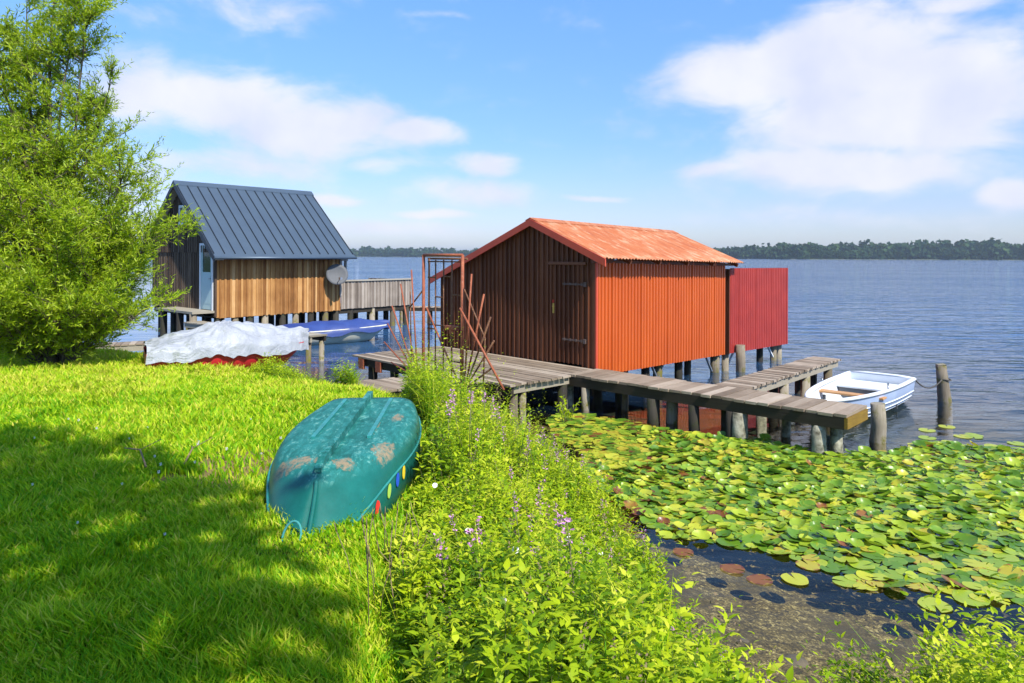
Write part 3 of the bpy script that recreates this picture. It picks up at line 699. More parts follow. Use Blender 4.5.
# ------------------------------------------------------------------ timber boathouse
HA = math.atan2(.754, .657)
bh = empty('boathouse', (-9.3, 22.3, 0), HA, 'timber boathouse on stilts with steep slate blue standing seam roof', 'boathouse')
HY = 2.28; HRZ = 5.17; HE = 2.69; HOV = .55; HS = (HRZ-HE)/(HY+HOV); HL = 4.62; HW = 4.56
def hroof(y): return HRZ-HS*abs(y-HY)-.10
b = MB(); x = 0.0
while x < HL-.01:
    w = random.uniform(.12, .16); x1_ = min(x+w, HL); b.box((x, -.02, .76+random.uniform(-.02, .02)), (x1_-.004, .012, 3.12), None)
    b.box((x1_-.035, -.045, .75), (x1_+.03, -.02, 3.12), None); x = x1_+.03
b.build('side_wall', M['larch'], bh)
b = MB(); y = .0
while y < HW-.01:
    w = random.uniform(.11, .15); y1 = min(y+w, HW); yc = (y+y1)/2; z0 = .95 if not .08 < yc < .90 else 3.12
    zt = min(hroof(y), hroof(y1))
    segs = [(z0, 2.85), (2.83, zt)] if zt > 2.9 else [(z0, zt)]
    for k, (a, c) in enumerate(segs):
        if 1.80 < yc < 2.45 and k == 1: segs2 = [(a, 3.72), (4.42, c)]
        else: segs2 = [(a, c)]
        for (aa, cc) in segs2:
            if cc > aa: b.box((-.02-.02*k, y, aa), (.01-.02*k, y1-.006, cc), None); b.box((-.045-.02*k, y1-.025, aa), (-.02-.02*k, y1+.02, cc), None)
    y = y1
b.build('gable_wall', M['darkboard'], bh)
b = MB(); b.box((HL, .02, .78), (HL+.03, HW, 3.1), .3); b.add([(HL+.015, 0, 3.1), (HL+.015, HW, 3.1), (HL+.015, HY, HRZ-.1)], [(0, 1, 2)], .3); b.build('rear_wall', M['darkboard'], bh)
b = MB(); b.box((0.02, HW-.03, .78), (HL, HW, 3.1), .3); b.build('left_wall', M['darkboard'], bh)
b = MB(); b.box((-.05, -.06, .8), (.02, .06, 3.1), .2); b.build('corner_board', M['darkboard'], bh)
b = MB(); b.box((.03, .03, .74), (HL, HW-.03, .80), .3); b.build('floor', M['beam'], bh)
b = MB(); b.box((HL-.02, -.10, 1.3), (HL+.06, .02, 2.55), .9); b.box((HL-.02, -.12, 2.55), (HL+.30, .05, 2.62), .9); b.box((HL+.22, -.08, 1.85), (HL+.28, .02, 2.55), .9); b.build('side_trim', M['greyboard'], bh)
# roof
xa, xb = -.30, 4.92
for s_ in (-1, 1):
    ye = HY+s_*(HY+HOV)
    b = MB(); d = .07
    b.hexa([(xa, HY, HRZ-d), (xb, HY, HRZ-d), (xb, ye, HE-d), (xa, ye, HE-d), (xa, HY, HRZ), (xb, HY, HRZ), (xb, ye, HE), (xa, ye, HE)], .5)
    rp = b.build('roof', M['slate'], bh)
    sm = MB(); n = 15
    for k in range(n+1):
        xx = xa+.03+(xb-xa-.06)*k/n
        sm.bar((xx, HY+s_*.12, HRZ-HS*.12+.016), (xx, ye-s_*.10, HE+HS*.10+.016), .022, .032, .5)
    sm.build('seam', M['seam'], rp)
    g_ = MB(); g_.tube([(xa-.02, ye+s_*.02, HE-.03), (xb+.04, ye+s_*.02, HE-.03)], .045, 8); g_.build('gutter', M['slate'], rp)
    sf = MB(); sf.hexa([(xa+.02, HY, HRZ-d-.03), (.0, HY, HRZ-d-.03), (.0, ye, HE-d-.03), (xa+.02, ye, HE-d-.03), (xa+.02, HY, HRZ-d-.004), (.0, HY, HRZ-d-.004), (.0, ye, HE-d-.004), (xa+.02, ye, HE-d-.004)], .6)
    sf.build('soffit', M['soffit'], rp)
    vb = MB(); v = []
    for xx in (xa-.03, xa-.002): v += [(xx, HY, HRZ-.16), (xx, ye, HE-.16), (xx, ye, HE+.02), (xx, HY, HRZ+.02)]
    vb.add(v, [(0, 1, 2, 3), (7, 6, 5, 4), (0, 4, 5, 1), (1, 5, 6, 2), (2, 6, 7, 3), (3, 7, 4, 0)], .5); vb.build('verge_board', M['seam'], rp)
    rc = MB(); rc.hexa([(xa-.03, HY, HRZ), (xb+.02, HY, HRZ), (xb+.02, HY+s_*.16, HRZ-HS*.16), (xa-.03, HY+s_*.16, HRZ-HS*.16), (xa-.03, HY, HRZ+.05), (xb+.02, HY, HRZ+.05), (xb+.02, HY+s_*.16, HRZ-HS*.16+.05), (xa-.03, HY+s_*.16, HRZ-HS*.16+.05)], .5)
    rc.build('ridge_cap', M['slate'], rp)
# gable door, window
b = MB(); b.box((-.05, .12, 1.02), (.0, .86, 2.2), .5); b.box((-.05, .12, 2.2), (.0, .22, 3.05), .5); b.box((-.05, .76, 2.2), (.0, .86, 3.05), .5); b.box((-.05, .22, 2.95), (.0, .76, 3.05), .5)
for z in (1.2, 1.7): b.box((-.056, .22, z), (-.05, .76, z+.42), .9)
hd = b.build('door', M['palegreen'], bh)
b = MB(); b.box((-.03, .22, 2.2), (-.02, .76, 2.95), .5); b.build('window_pane', M['glass'], hd)
b = MB(); b.tube([(-.05, .20, 2.0), (-.10, .20, 2.0), (-.10, .30, 2.0)], .012, 6); b.build('handle', M['steel'], hd)
b = MB(); b.box((-.07, .04, 1.0), (-.0, .12, 3.12), .5); b.box((-.07, .86, 1.0), (-.0, .94, 3.12), .5); b.box((-.07, .12, 3.05), (0, .86, 3.12), .5); b.build('door_frame', M['white'], bh)
b = MB()
for a, c, d_, e_ in ((1.84, 1.92, 3.74, 4.40), (2.32, 2.40, 3.74, 4.40), (1.92, 2.32, 3.74, 3.82), (1.92, 2.32, 4.32, 4.40)): b.box((-.09, a, d_), (-.01, c, e_), .5)
wn = b.build('window', M['white'], bh); b = MB(); b.box((-.05, 1.92, 3.82), (-.04, 2.32, 4.32), .5); b.build('pane', M['glass'], wn)
b = MB(); b.box((-.75, -.05, .93), (-.02, 2.6, 1.0), .5); b.build('door_step', M['palebeam'], bh)
for x, y, mt in [(x, .1, 'pile' if k % 2 else 'darkpile') for k, x in enumerate((.12, .7, 1.2, 1.75, 2.4, 2.9, 3.5, 4.1, 4.55))]+[(x, y, 'darkpile') for y in (.9, 2.2, 3.4, 4.4) for x in (.2, 1.3, 2.4, 3.5, 4.5)]+[(-.65, 1.0, 'darkpile'), (-.65, 2.2, 'darkpile'), (-.65, .1, 'pile')]:
    b = MB(); b.tube([(x, y, -2.2), (x, y, .76 if x > 0 else .93)], .11, 9); b.build('stilt', M[mt], bh)
# deck with fence behind dish
dk = empty('fenced_deck', (-9.3, 22.3, 0), HA, 'grey board fence round the open deck beside the timber boathouse', 'fence')
b = MB(); x = HL+.08
while x < 8.0:
    w = random.uniform(.12, .15); b.box((x, -.02, .79+random.uniform(-.01, .01)), (min(x+w, 8.02)-.004, .005, 1.80), None); b.box((x+w-.03, -.04, .80), (x+w+.02, -.02, 1.80), None); x += w+.015
b.build('fence_panel', M['greyboard'], dk)
b = MB(); b.box((HL, -.08, 1.80), (8.08, .08, 1.85), .8); b.build('top_rail', M['palebeam'], dk)
b = MB(); y = .0
while y < 2.6:
    b.box((8.0, y, .80), (8.03, y+.13, 1.80), None); y += .135
b.build('fence_panel', M['greyboard'], dk)
b = MB(); planks(b, HL+.05, 8.0, .02, 2.6, .82, .15, 'x'); b.build('deck', M['deck'], dk)
for x in (5.2, 6.2, 7.2, 7.9):
    for y in (.12, 1.4, 2.5):
        b = MB(); b.tube([(x, y, -2.2), (x, y, .78)], .11, 9); b.build('post', M['pile' if y < 1 and x < 7.3 and x > 6 else 'darkpile'], dk)
b = MB(); b.box((HL, .04, .62), (8.0, .14, .775), .4); b.build('beam', M['beam'], dk)
# satellite dish
sd = empty('satellite_dish', (-9.3, 22.3, 0), HA, 'round grey satellite dish on the corner of the timber boathouse', 'satellite dish')
b = MB(); vs = [Vector((0, 0, -.07))]; fs = []
for r_i in range(1, 5):
    for k in range(24):
        a = 2*PI*k/24; r = .38*r_i/4; vs.append(Vector((r*math.cos(a), r*math.sin(a), -.07+.07*(r_i/4)**2)))
for k in range(24): fs.append((0, 1+k, 1+(k+1) % 24))
for r_i in range(3):
    for k in range(24): fs.append((1+r_i*24+k, 1+(r_i+1)*24+k, 1+(r_i+1)*24+(k+1) % 24, 1+r_i*24+(k+1) % 24))
Rm = Matrix.Rotation(R(-28), 3, 'Z') @ Matrix.Rotation(R(72), 3, 'X'); vs = [Rm @ v + Vector((4.22, -.45, 2.08)) for v in vs]
b.add(vs, fs, .5, True); o = b.build('dish', M['greymetal'], sd); md = o.modifiers.new('t', 'SOLIDIFY'); md.thickness = .012
b = MB(); b.tube([(4.25, -.04, 1.85), (4.25, -.25, 1.88), (4.24, -.36, 2.05)], .022, 7); b.build('wall_arm', M['steel'], sd)
b = MB(); b.tube([(4.22, -.42, 1.76), (4.10, -.80, 1.92)], .014, 6); b.box((4.06, -.86, 1.90), (4.14, -.76, 1.98), .5); b.build('receiver_arm', M['steel'], sd)

# small jetties near the boathouse
def jetty(name, a, c, w, z, label, posts, mt='deckx'):
    a = Vector(a); c = Vector(c); d = c-a; L = d.length; r = empty(name, (a.x, a.y, 0), math.atan2(d.y, d.x), label, 'jetty')
    b = MB(); planks(b, 0, L, -w/2, w/2, z, .14, 'x'); b.build('deck', M['palebeam' if mt == 'p' else 'deck'], r)
    for s_ in (-1, 1):
        b = MB(); b.box((0.02, s_*(w/2-.05)-.03, z-.17), (L-.02, s_*(w/2-.05)+.03, z-.037), .5); b.build('beam', M['palebeam' if s_ > 0 else 'beam'], r)
    for k in range(posts):
        for s_ in (-1, 1):
            x = .15+(L-.3)*k/(posts-1); b = MB(); b.tube([(x, s_*(w/2-.07), -1.8), (x, s_*(w/2-.07), z-.17)], .07, 8); b.build('post', M['pile'], r)
    return r
jetty('jetty', (-4.95, 18.25, 0), (-9.85, 21.9, 0), .55, .70, 'narrow plank jetty running behind the white tarpaulin to the boathouse door', 4, 'p')
jetty('jetty', (-8.15, 17.6, 0), (-9.9, 16.9, 0), .6, .62, 'short low plank jetty half hidden by the willow', 2)
jetty('jetty', (-5.8, 29.4, 0), (.2, 29.0, 0), .6, .66, 'mossy old jetty in the water beyond the rusty gate', 6)

# ------------------------------------------------------------------ leaves (numpy)
def frames(d, roll):
    d = d/np.linalg.norm(d, axis=1, keepdims=True)
    up = np.tile([0, 0, 1.], (len(d), 1)); up[np.abs(d[:, 2]) > .97] = [1, 0, 0]
    s = np.cross(d, up); s /= np.linalg.norm(s, axis=1, keepdims=True); n = np.cross(s, d)
    c, sn = np.cos(roll)[:, None], np.sin(roll)[:, None]
    return d, s*c+n*sn, -s*sn+n*c
def leaves4(P, D, L, Wd, roll, droop=.15):
    """narrow rhombic leaves: 4 verts, folded quad"""
    d, s, n = frames(D, roll); L = L[:, None]; Wd = Wd[:, None]
    b = P; m = P+d*L*.45; t = P+d*L-n*L*droop
    V = np.stack([b, m+s*Wd-n*Wd*.2, t, m-s*Wd-n*Wd*.2], 1).reshape(-1, 3)
    k = np.arange(len(P))[:, None]*4
    return V, k+np.array([[0, 1, 2, 3]])
def leaves7(P, D, L, Wd, roll, droop=.25):
    d, s, n = frames(D, roll); L = L[:, None]; Wd = Wd[:, None]
    b = P; m = P+d*L*.5+n*L*.04; t = P+d*L-n*L*droop
    r1 = P+d*L*.28+s*Wd+n*Wd*.25; r2 = P+d*L*.62+s*Wd*.75+n*Wd*.12-n*L*droop*.25
    l1 = P+d*L*.28-s*Wd+n*Wd*.25; l2 = P+d*L*.62-s*Wd*.75+n*Wd*.12-n*L*droop*.25
    V = np.stack([b, m, t, r1, r2, l1, l2], 1).reshape(-1, 3); k = np.arange(len(P))[:, None]*7
    return V, [k+np.array([[0, 3, 1]]), k+np.array([[0, 1, 5]]), k+np.array([[3, 4, 2, 1]]), k+np.array([[1, 2, 6, 5]])]
def in_view(P, margin=.06, near=.4):
    y = np.maximum(P[:, 1], .01)
    return (P[:, 1] > near) & (np.abs(P[:, 0]/y) < .72+margin) 

# ------------------------------------------------------------------ lawn grass
def weed_mask(x, y):
    xl = np.interp(y, [0, 2.6, 3.2, 4.0, 5, 6.6, 8, 10, 11, 12], [-.15, -.3, -.55, -.66, -.64, -.66, -1.15, -1.5, -1.6, -1.7])
    d = shore_d(x, y)
    gang = np.abs((x+.72)*-.722*0 + ((x+.72)*(-.692)+(y-12.65)*.722)) < .55
    main = (x > xl) & (y < 11.6) & (y > 1.5) & (d > -.15) & (~(gang & (y > 9.6))) & (x < 1.6)
    right = (x >= 1.1) & (d > -.06) & (d < 1.0) & (y < 4.6)
    left = (x < -2.2) & (x > -4.4) & (d > -.05) & (d < 1.7) & (y > 9.5) & ~gang
    leftfar = (x <= -4.2) & (d > -.05) & (d < .8) & (x > -12)
    return main | right | left | leftfar
def grass(n_try, name, seed):
    rs = np.random.RandomState(seed)
    # density falls with distance
    Y = 2.2*np.exp(rs.rand(n_try)**.92*math.log(16.5/2.2)); X = (rs.rand(n_try)*2-1)*.80*Y
    d = shore_d(X, Y); keep = (d > .05)
    wm = weed_mask(X, Y); keep &= ~(wm & (rs.rand(n_try) < .75))
    keep &= ~((np.hypot((X+2.05)*1.0, (Y-5.35)*.8) < .50*(.35+1.1*vn(X*4, Y*4))) & (rs.rand(n_try) < .80))
    bx = (np.abs(X+1.17) < .40) & (Y > 4.45) & (Y < 6.4); keep &= ~bx
    X, Y = X[keep], Y[keep]; n = len(X); Zg = ground_z(X, Y)
    cl = vn(X*1.6+5, Y*1.6); cl2 = vn(X*5, Y*5+3)
    far = np.clip((Y-2.2)/10, 0, 1)
    h = (.035+.035*cl*cl2+.035*cl2**2)*(.6+.8*rs.rand(n))*(1+.45*far)
    tall = (np.hypot(X+1.0, (Y-3.75)*1.2) < .75); h = np.where(tall, h*1.15, h)
    h = np.where((X > -.95) & (X < -.5) & (Y > 3.9) & (Y < 5.0), h*.8, h)
    h = np.where(Y < 3.4, h*1.15, h)
    h = h*(1-.55*np.exp(-(((X+1.14)/.42)**2+((Y-3.88)/.30)**2)))
    edge = (d[keep] < 1.6) & (Y > 8); h = np.where(edge, h*1.5, h)
    w = (.0030+.0026*rs.rand(n))*(1+2.0*far)
    a = rs.rand(n)*2*PI; swirl = vn(X*2, Y*2+40)*6.28
    a = np.where(rs.rand(n) < .3, swirl+rs.randn(n)*.5, a); lean = h*(.25+.7*rs.rand(n))
    lx, ly = np.cos(a), np.sin(a); b_ = rs.rand(n)*2*PI; sx_, sy_ = np.cos(b_)*w, np.sin(b_)*w
    V = np.zeros((n, 5, 3))
    V[:, 0] = np.stack([X-sx_, Y-sy_, Zg-.01], 1); V[:, 1] = np.stack([X+sx_, Y+sy_, Zg-.01], 1)
    mx, my, mz = X+lx*lean*.35, Y+ly*lean*.35, Zg+h*.62
    V[:, 2] = np.stack([mx+sx_*.8, my+sy_*.8, mz], 1); V[:, 3] = np.stack([mx-sx_*.8, my-sy_*.8, mz], 1)
    V[:, 4] = np.stack([X+lx*lean, Y+ly*lean, Zg+h], 1)
    k = np.arange(n)[:, None]*5
    t = np.clip(.12+.30*(vn(X*1.3+9, Y*1.3)-.3)+.62*rs.rand(n)+.25*np.clip((Y-5)/6, 0, 1), 0, 1); t = np.where(rs.rand(n) < .05, 1, t)  # tint also yellows with distance, sunlight on the far lawn put into blade colour
    return np_mesh(name, V.reshape(-1, 3), [k+np.array([[0, 1, 2, 3]]), k+np.array([[3, 2, 4]])], M['lawn'], np.repeat(t, 5))
o = grass(420000, 'grass', 5); tag(o, 'short lush lawn grass on the bank', 'grass', kind='stuff')

# ------------------------------------------------------------------ weeds (bank herbs)
def herb_points(n_try, seed, box):
    rs = np.random.RandomState(seed)
    X = box[0]+(box[1]-box[0])*rs.rand(n_try); Y = box[2]+(box[3]-box[2])*rs.rand(n_try)
    k = weed_mask(X, Y) & in_view(np.stack([X, Y], 1), .12, .5); k &= ~((np.abs(X+1.17) < .54) & (Y > 3.9) & (Y < 6.5))
    return X[k], Y[k], rs
def herb_h(X, Y):
    d = shore_d(X, Y)
    base = np.interp(Y, [3, 5, 6, 7.2, 9, 11], [.34, .40, .46, .52, .38, .28])
    h = base + .16*np.clip(d, 0, 1.2) 
    h = np.where((X < -2.2), .30+.15*vn(X*2, Y*2), h)
    h = np.where((X < -.35) & (Y < 6.8) & (Y > 4), np.minimum(h, .50), h)
    h = np.where((X < -.30) & (Y < 5.0), np.minimum(h, .16+.5*np.clip(X+.62, 0, 1)), h)
    h = np.where((X < .0) & (Y <= 4.2), np.minimum(h, .14+.42*np.clip((X+.6)/.7, 0, 1)), h)
    h = np.where((X > .55) & (Y < 4.8), h*(1-.45*np.clip((X-.55)/.4, 0, 1)), h)
    h = np.where((X >= 1.2) & (Y < 4.6), .20+.14*vn(X*3, Y*3), h)
    h = np.where(X < -4.3, .28, h)
    h = np.where((X > 1.65) & (Y < 4), .50+.40*vn(X*3.5, Y*3.5), h)
    return h*(.42+.50*vn(X*2.3+3, Y*2.3)+.62*vn(X*7+1, Y*7+8))
def weeds(name, n_try, seed, box, lsz=(.040, .078), nl=26, hs=1.0, slim=1.0):
    X, Y, rs = herb_points(n_try, seed, box); n = len(X); Zg = ground_z(X, Y); H = herb_h(X, Y)*(.7+.45*rs.rand(n))*hs
    la = rs.rand(n)*2*PI; ln = H*.28*rs.rand(n)
    rep = np.repeat(np.arange(n), nl); u = np.tile(np.linspace(.12, 1, nl), n)+rs.uniform(-.03, .03, n*nl)
    P = np.stack([X[rep]+np.cos(la[rep])*ln[rep]*u**1.5, Y[rep]+np.sin(la[rep])*ln[rep]*u**1.5, Zg[rep]+H[rep]*u], 1)
    ph = rs.rand(n)[rep]*6.28+np.tile(np.arange(nl), n)*(PI/2+.35)+np.tile((np.arange(nl) % 2)*PI, n)
    el = rs.uniform(-.15, .75, len(P))+u*.3
    D = np.stack([np.cos(ph)*np.cos(el), np.sin(ph)*np.cos(el), np.sin(el)], 1)
    br = rs.rand(len(P))*.07*(1.1-u)+.004; P = P+D*br[:, None]
    L = rs.uniform(lsz[0], lsz[1], len(P))*(1.15-.55*u); Wd = L*rs.uniform(.15, .25, len(P))*slim
    V, F = leaves7(P, D, L, Wd, rs.uniform(-.4, .4, len(P)))
    pt_ = (.0+.62*rs.rand(n)+.45*(vn(X*1.8, Y*1.8)-.5))[rep]; t = np.clip(pt_+.45*(rs.rand(len(P))-.5)+.40*(u-.5), 0, 1)  # leaves darker low on the stem, shade between plants put into the tint
    o = np_mesh(name, V, F, M['weed'], np.repeat(t, 7)); return X, Y, Zg, H, la, ln, o
B1 = (-2.5, 6, 2.0, 12.5)
X, Y, Zg, H, la, ln, o = weeds('bank_weeds', 22500, 3, B1, lsz=(.045, .09), nl=25); tag(o, 'dense yellow green weeds and herbs covering the bank beside the boat', 'weeds', kind='stuff')
print('weeds', len(X))
X2, Y2, Z2, H2, la2, ln2, o = weeds('tall_herbs', 5500, 9, B1, lsz=(.03, .055), nl=30, hs=1.42, slim=.6); tag(o, 'taller slender herbs standing up out of the bank weeds', 'herbs', kind='stuff')
# long grass tufts in the weeds
rs = np.random.RandomState(66); cx, cy, _ = herb_points(700, 67, B1); nb = 26; n = len(cx)*nb; rp = np.repeat(np.arange(len(cx)), nb)
X3 = cx[rp]+rs.randn(n)*.035; Y3 = cy[rp]+rs.randn(n)*.035; Z3 = ground_z(X3, Y3); hh3 = herb_h(cx, cy)[rp]*rs.uniform(.5, 1.15, n); a3 = rs.rand(n)*6.28; l3 = hh3*rs.uniform(.1, .7, n)
w3 = .0032; s3 = np.stack([-np.sin(a3), np.cos(a3), 0*a3], 1)*w3; V = np.zeros((n, 5, 3)); b3 = np.stack([X3, Y3, Z3], 1); V[:, 0] = b3-s3; V[:, 1] = b3+s3
m3 = b3+np.stack([np.cos(a3)*l3*.4, np.sin(a3)*l3*.4, hh3*.7], 1); V[:, 2] = m3+s3; V[:, 3] = m3-s3; V[:, 4] = b3+np.stack([np.cos(a3)*l3, np.sin(a3)*l3, hh3*.95], 1)
k = np.arange(n)[:, None]*5; o = np_mesh('long_grass', V.reshape(-1, 3), [k+np.array([[0, 1, 2, 3]]), k+np.array([[3, 2, 4]])], M['lawn'], np.repeat(np.clip(rs.rand(n)*.9+.1, 0, 1), 5)); tag(o, 'long grass blades growing through the bank weeds', 'grass', kind='stuff')
# stems of the weeds
n = len(X); w = .0025
b_ = RS.rand(n)*PI; V = np.zeros((n, 3, 3)); V[:, 0] = np.stack([X-np.cos(b_)*w, Y-np.sin(b_)*w, Zg-.02], 1); V[:, 1] = np.stack([X+np.cos(b_)*w, Y+np.sin(b_)*w, Zg-.02], 1)
V[:, 2] = np.stack([X+np.cos(la)*ln, Y+np.sin(la)*ln, Zg+H], 1); k = np.arange(n)[:, None]*3
o = np_mesh('weed_stems', V.reshape(-1, 3), [k+np.array([[0, 1, 2]])], M['stem']); tag(o, 'thin green stems among the bank weeds', 'stems', kind='stuff')
_ = weeds('near_shore_weeds', 15000, 8, (1.0, 3.9, 2.3, 4.4), nl=22); tag(_[-1], 'leafy weeds at the water edge in the bottom right corner', 'weeds', kind='stuff')
X, Y, Zg, H, la, ln, o = weeds('shore_weeds', 26000, 4, (-12, -2.2, 9.5, 18), nl=16); tag(o, 'low weeds along the water edge by the white tarpaulin', 'weeds', kind='stuff')
print('shore', len(X))
# seed heads / pinkish haze
def spikes(name, n_try, seed, mat, hs, label, box=B1, size=.006, per=14, frac=1.0):
    X, Y, rs = herb_points(n_try, seed, box); n = len(X); Zg = ground_z(X, Y); H = herb_h(X, Y)*(1.0+hs*rs.rand(n))
    rep = np.repeat(np.arange(n), per); u = np.tile(np.linspace(0, 1, per), n)
    P = np.stack([X[rep]+rs.randn(n*per)*.008, Y[rep]+rs.randn(n*per)*.008, Zg[rep]+H[rep]-.09*u], 1)
    D = rs.randn(n*per, 3); V, F = leaves4(P, D, np.full(n*per, size*2), np.full(n*per, size*.6), rs.rand(n*per)*6)
    o = np_mesh(name, V, [F], mat, np.full(len(V), .5)); tag(o, label, 'flowers', kind='stuff'); return o
spikes('seed_heads', 2600, 21, M['drystem'], .35, 'brownish seed heads of grasses among the bank weeds')

b = MB(); rs = np.random.RandomState(8)
for k in range(22):
    x, y = rs.uniform(-.75, -.42), rs.uniform(3.0, 3.9); z = gz(x, y); hh = rs.uniform(.16, .34); dx, dy = rs.randn(2)*.05
    b.tube([(x, y, z), (x+dx*.4, y+dy*.4, z+hh*.6), (x+dx, y+dy, z+hh)], [.0022, .002, .0025], 4); b.tube([(x+dx, y+dy, z+hh), (x+dx*1.1, y+dy, z+hh+.05)], [.0045, .001], 5)
tag(b.build('dry_stalks', M['drystem']), 'dry brown grass stalks at the edge between lawn and weeds', 'stalks', kind='stuff')
# individual nettles in the foreground
def nettle_mesh(seed, H, nl=11):
    rs = np.random.RandomState(seed); P = []; D = []; L = []; bend = rs.uniform(-.12, .12, 2)
    pos = lambda u: np.array([bend[0]*H*u*u, bend[1]*H*u*u, H*u])
    for i in range(nl):
        u = .18+.82*i/(nl-1)
        for k in range(4 if i > nl-5 else 2):
            a = (i % 2)*PI/2+k*(PI if i <= nl-5 else PI/2)+rs.uniform(-.3, .3); el = rs.uniform(-.25, .45)+.5*(u-.5)
            d = np.array([math.cos(a)*math.cos(el), math.sin(a)*math.cos(el), math.sin(el)])
            P.append(pos(u)+d*.012); D.append(d); L.append(rs.uniform(.055, .085)*(1.12-.65*u**2))
    P, D, L = np.array(P), np.array(D), np.array(L)
    V, F = leaves7(P, D, L, L*.27, rs.uniform(-.25, .25, len(P)), .3)
    st = MB(); st.tube([pos(u) for u in np.linspace(0, 1, 6)], [.004, .004, .0035, .003, .0025, .0015], 5)
    return V, F, np.clip(rs.rand(len(P))*.5+.25, 0, 1), st
protos = []
for k in range(6):
    V, F, t, st = nettle_mesh(40+k, 1.0)
    r = empty('nettle', (0, 0, 0)); lv = np_mesh('leaves', V, F, M['weed'], np.repeat(t, 7), parent=r); so = st.build('stem', M['stem'], r)
    protos.append((r, lv, so))
spots = []
rs = np.random.RandomState(77)
while len(spots) < 46:
    x, y = rs.uniform(-.1, 1.5), rs.uniform(3.0, 7.2)
    if -.05 < shore_d(np.array([x]), np.array([y]))[0] < 1.1 and abs(x/y) < .5: spots.append((x, y))
for i, (x, y) in enumerate(spots):
    pr = protos[i % 6]; r, lv, so = pr
    if i >= 6:
        r2 = r.copy(); COL.objects.link(r2)
        for ch in (lv, so):
            c2 = ch.copy(); COL.objects.link(c2); c2.parent = r2
        r = r2
    h = float(herb_h(np.array([x]), np.array([y]))[0])*rs.uniform(1.0, 1.3)
    r.location = (x, y, gz(x, y)-.02); r.scale = (h*1.0+.15, h*1.0+.15, h); r.rotation_euler = (rs.uniform(-.12, .12), rs.uniform(-.12, .12), rs.uniform(0, 6.28))
    tag(r, 'tall leafy nettle standing out of the bank weeds by the water', 'plant', 'nettles on the near bank')

# purple flower spikes
def purple_mesh(seed):
    rs = np.random.RandomState(seed); n = 26
    P = np.stack([rs.randn(n)*.007, rs.randn(n)*.007, -.10*rs.rand(n)], 1); D = rs.randn(n, 3); D[:, 2] = abs(D[:, 2])*.5
    V, F = leaves4(P, D, rs.uniform(.010, .018, n), rs.uniform(.003, .006, n), rs.rand(n)*6)
    return V, F
pv = []
for k in range(3):
    V, F = purple_mesh(90+k); r = empty('purple_flower', (0, 0, 0)); bl = np_mesh('blossom', V, [F], M['purple'], parent=r)
    st = MB(); st.tube([(0, 0, -.5), (.01, 0, -.25), (0, 0, 0)], .0025, 4); so = st.build('stem', M['stem'], r); pv.append((r, bl, so))
X, Y, rs = herb_points(900, 55, (-.6, 4, 2.6, 11)); cnt = 0
order = rs.permutation(len(X))
for i in order:
    x, y = X[i], Y[i]
    if vn(x*1.7+31, y*1.7) < .36: continue
    r, bl, so = pv[cnt % 3]
    if cnt >= 3:
        r2 = r.copy(); COL.objects.link(r2)
        for ch in (bl, so): c2 = ch.copy(); COL.objects.link(c2); c2.parent = r2
        r = r2
    h = float(herb_h(np.array([x]), np.array([y]))[0])*rs.uniform(.95, 1.2)
    r.location = (x, y, gz(x, y)+h*1.05+.05); s_ = rs.uniform(.8, 1.35); r.scale = (s_*1.25, s_*1.25, s_); r.rotation_euler = (rs.uniform(-.2, .2), rs.uniform(-.2, .2), rs.uniform(0, 6))
    tag(r, 'small purple flower spike rising from the yellow green weeds', 'flower', 'purple flower spikes on the bank'); cnt += 1
    if cnt >= 95: break
# white bindweed blooms
def px_ground(px, py, z): 
    y = 711*(CAMZ-z)/(py-256); return ((px-512)/711*y, y, z)
wf = None
for (x, y, h) in ((-.22, 3.62, .50), (.02, 3.02, .62), (-.45, 4.2, .5), (.35, 4.3, .72), (-.03, 2.75, .42), (.62, 4.9, .62)):
    b = MB(); vs = [(0, 0, -.03)]; K = 12
    for rr, zz in ((.012, -.012), (.034, .004), (.036, .002)):
        for k in range(K): vs.append((rr*(1+.08*math.cos(5*2*PI*k/K))*math.cos(2*PI*k/K), rr*math.sin(2*PI*k/K), zz))
    fs = [(0, 1+k, 1+(k+1) % K) for k in range(K)]+[(1+q*K+k, 1+(q+1)*K+k, 1+(q+1)*K+(k+1) % K, 1+q*K+(k+1) % K) for q in range(2) for k in range(K)]
    b.add(vs, fs, .5, True); o = b.build('white_flower', M['whitepetal'])
    o.location = (x, y, gz(x, y)+h*.8); o.rotation_euler = (R(55), R(random.uniform(-30, 30)), R(random.uniform(-25, 25))); o.scale = (.42, .42, .42)
    tag(o, 'single white bindweed bloom open among the bank weeds', 'flower', 'white bindweed blooms in the weeds')
# clover heads on the lawn
cl = MB()
rs = np.random.RandomState(5); me0 = None
for k in range(34):
    x, y = rs.uniform(-4.2, -1.4), rs.uniform(3.0, 6.6)
    if abs(x/y) > .7: continue
    if me0 is None:
        bpy_b = MB(); P = rs.randn(26, 3); P /= np.linalg.norm(P, axis=1)[:, None]; V, F = leaves4(P*.003, P, np.full(26, .009), np.full(26, .003), np.zeros(26))
        o = np_mesh('clover_flower', V, [F], M['whitepetal']); me0 = o
    else: o = me0.copy(); COL.objects.link(o)
    o.location = (x, y, gz(x, y)+rs.uniform(.06, .10)); s_ = rs.uniform(.7, 1.2); o.scale = (s_, s_, s_)
    tag(o, 'tiny white clover head in the shaded lawn', 'flower', 'white clover heads on the lawn')
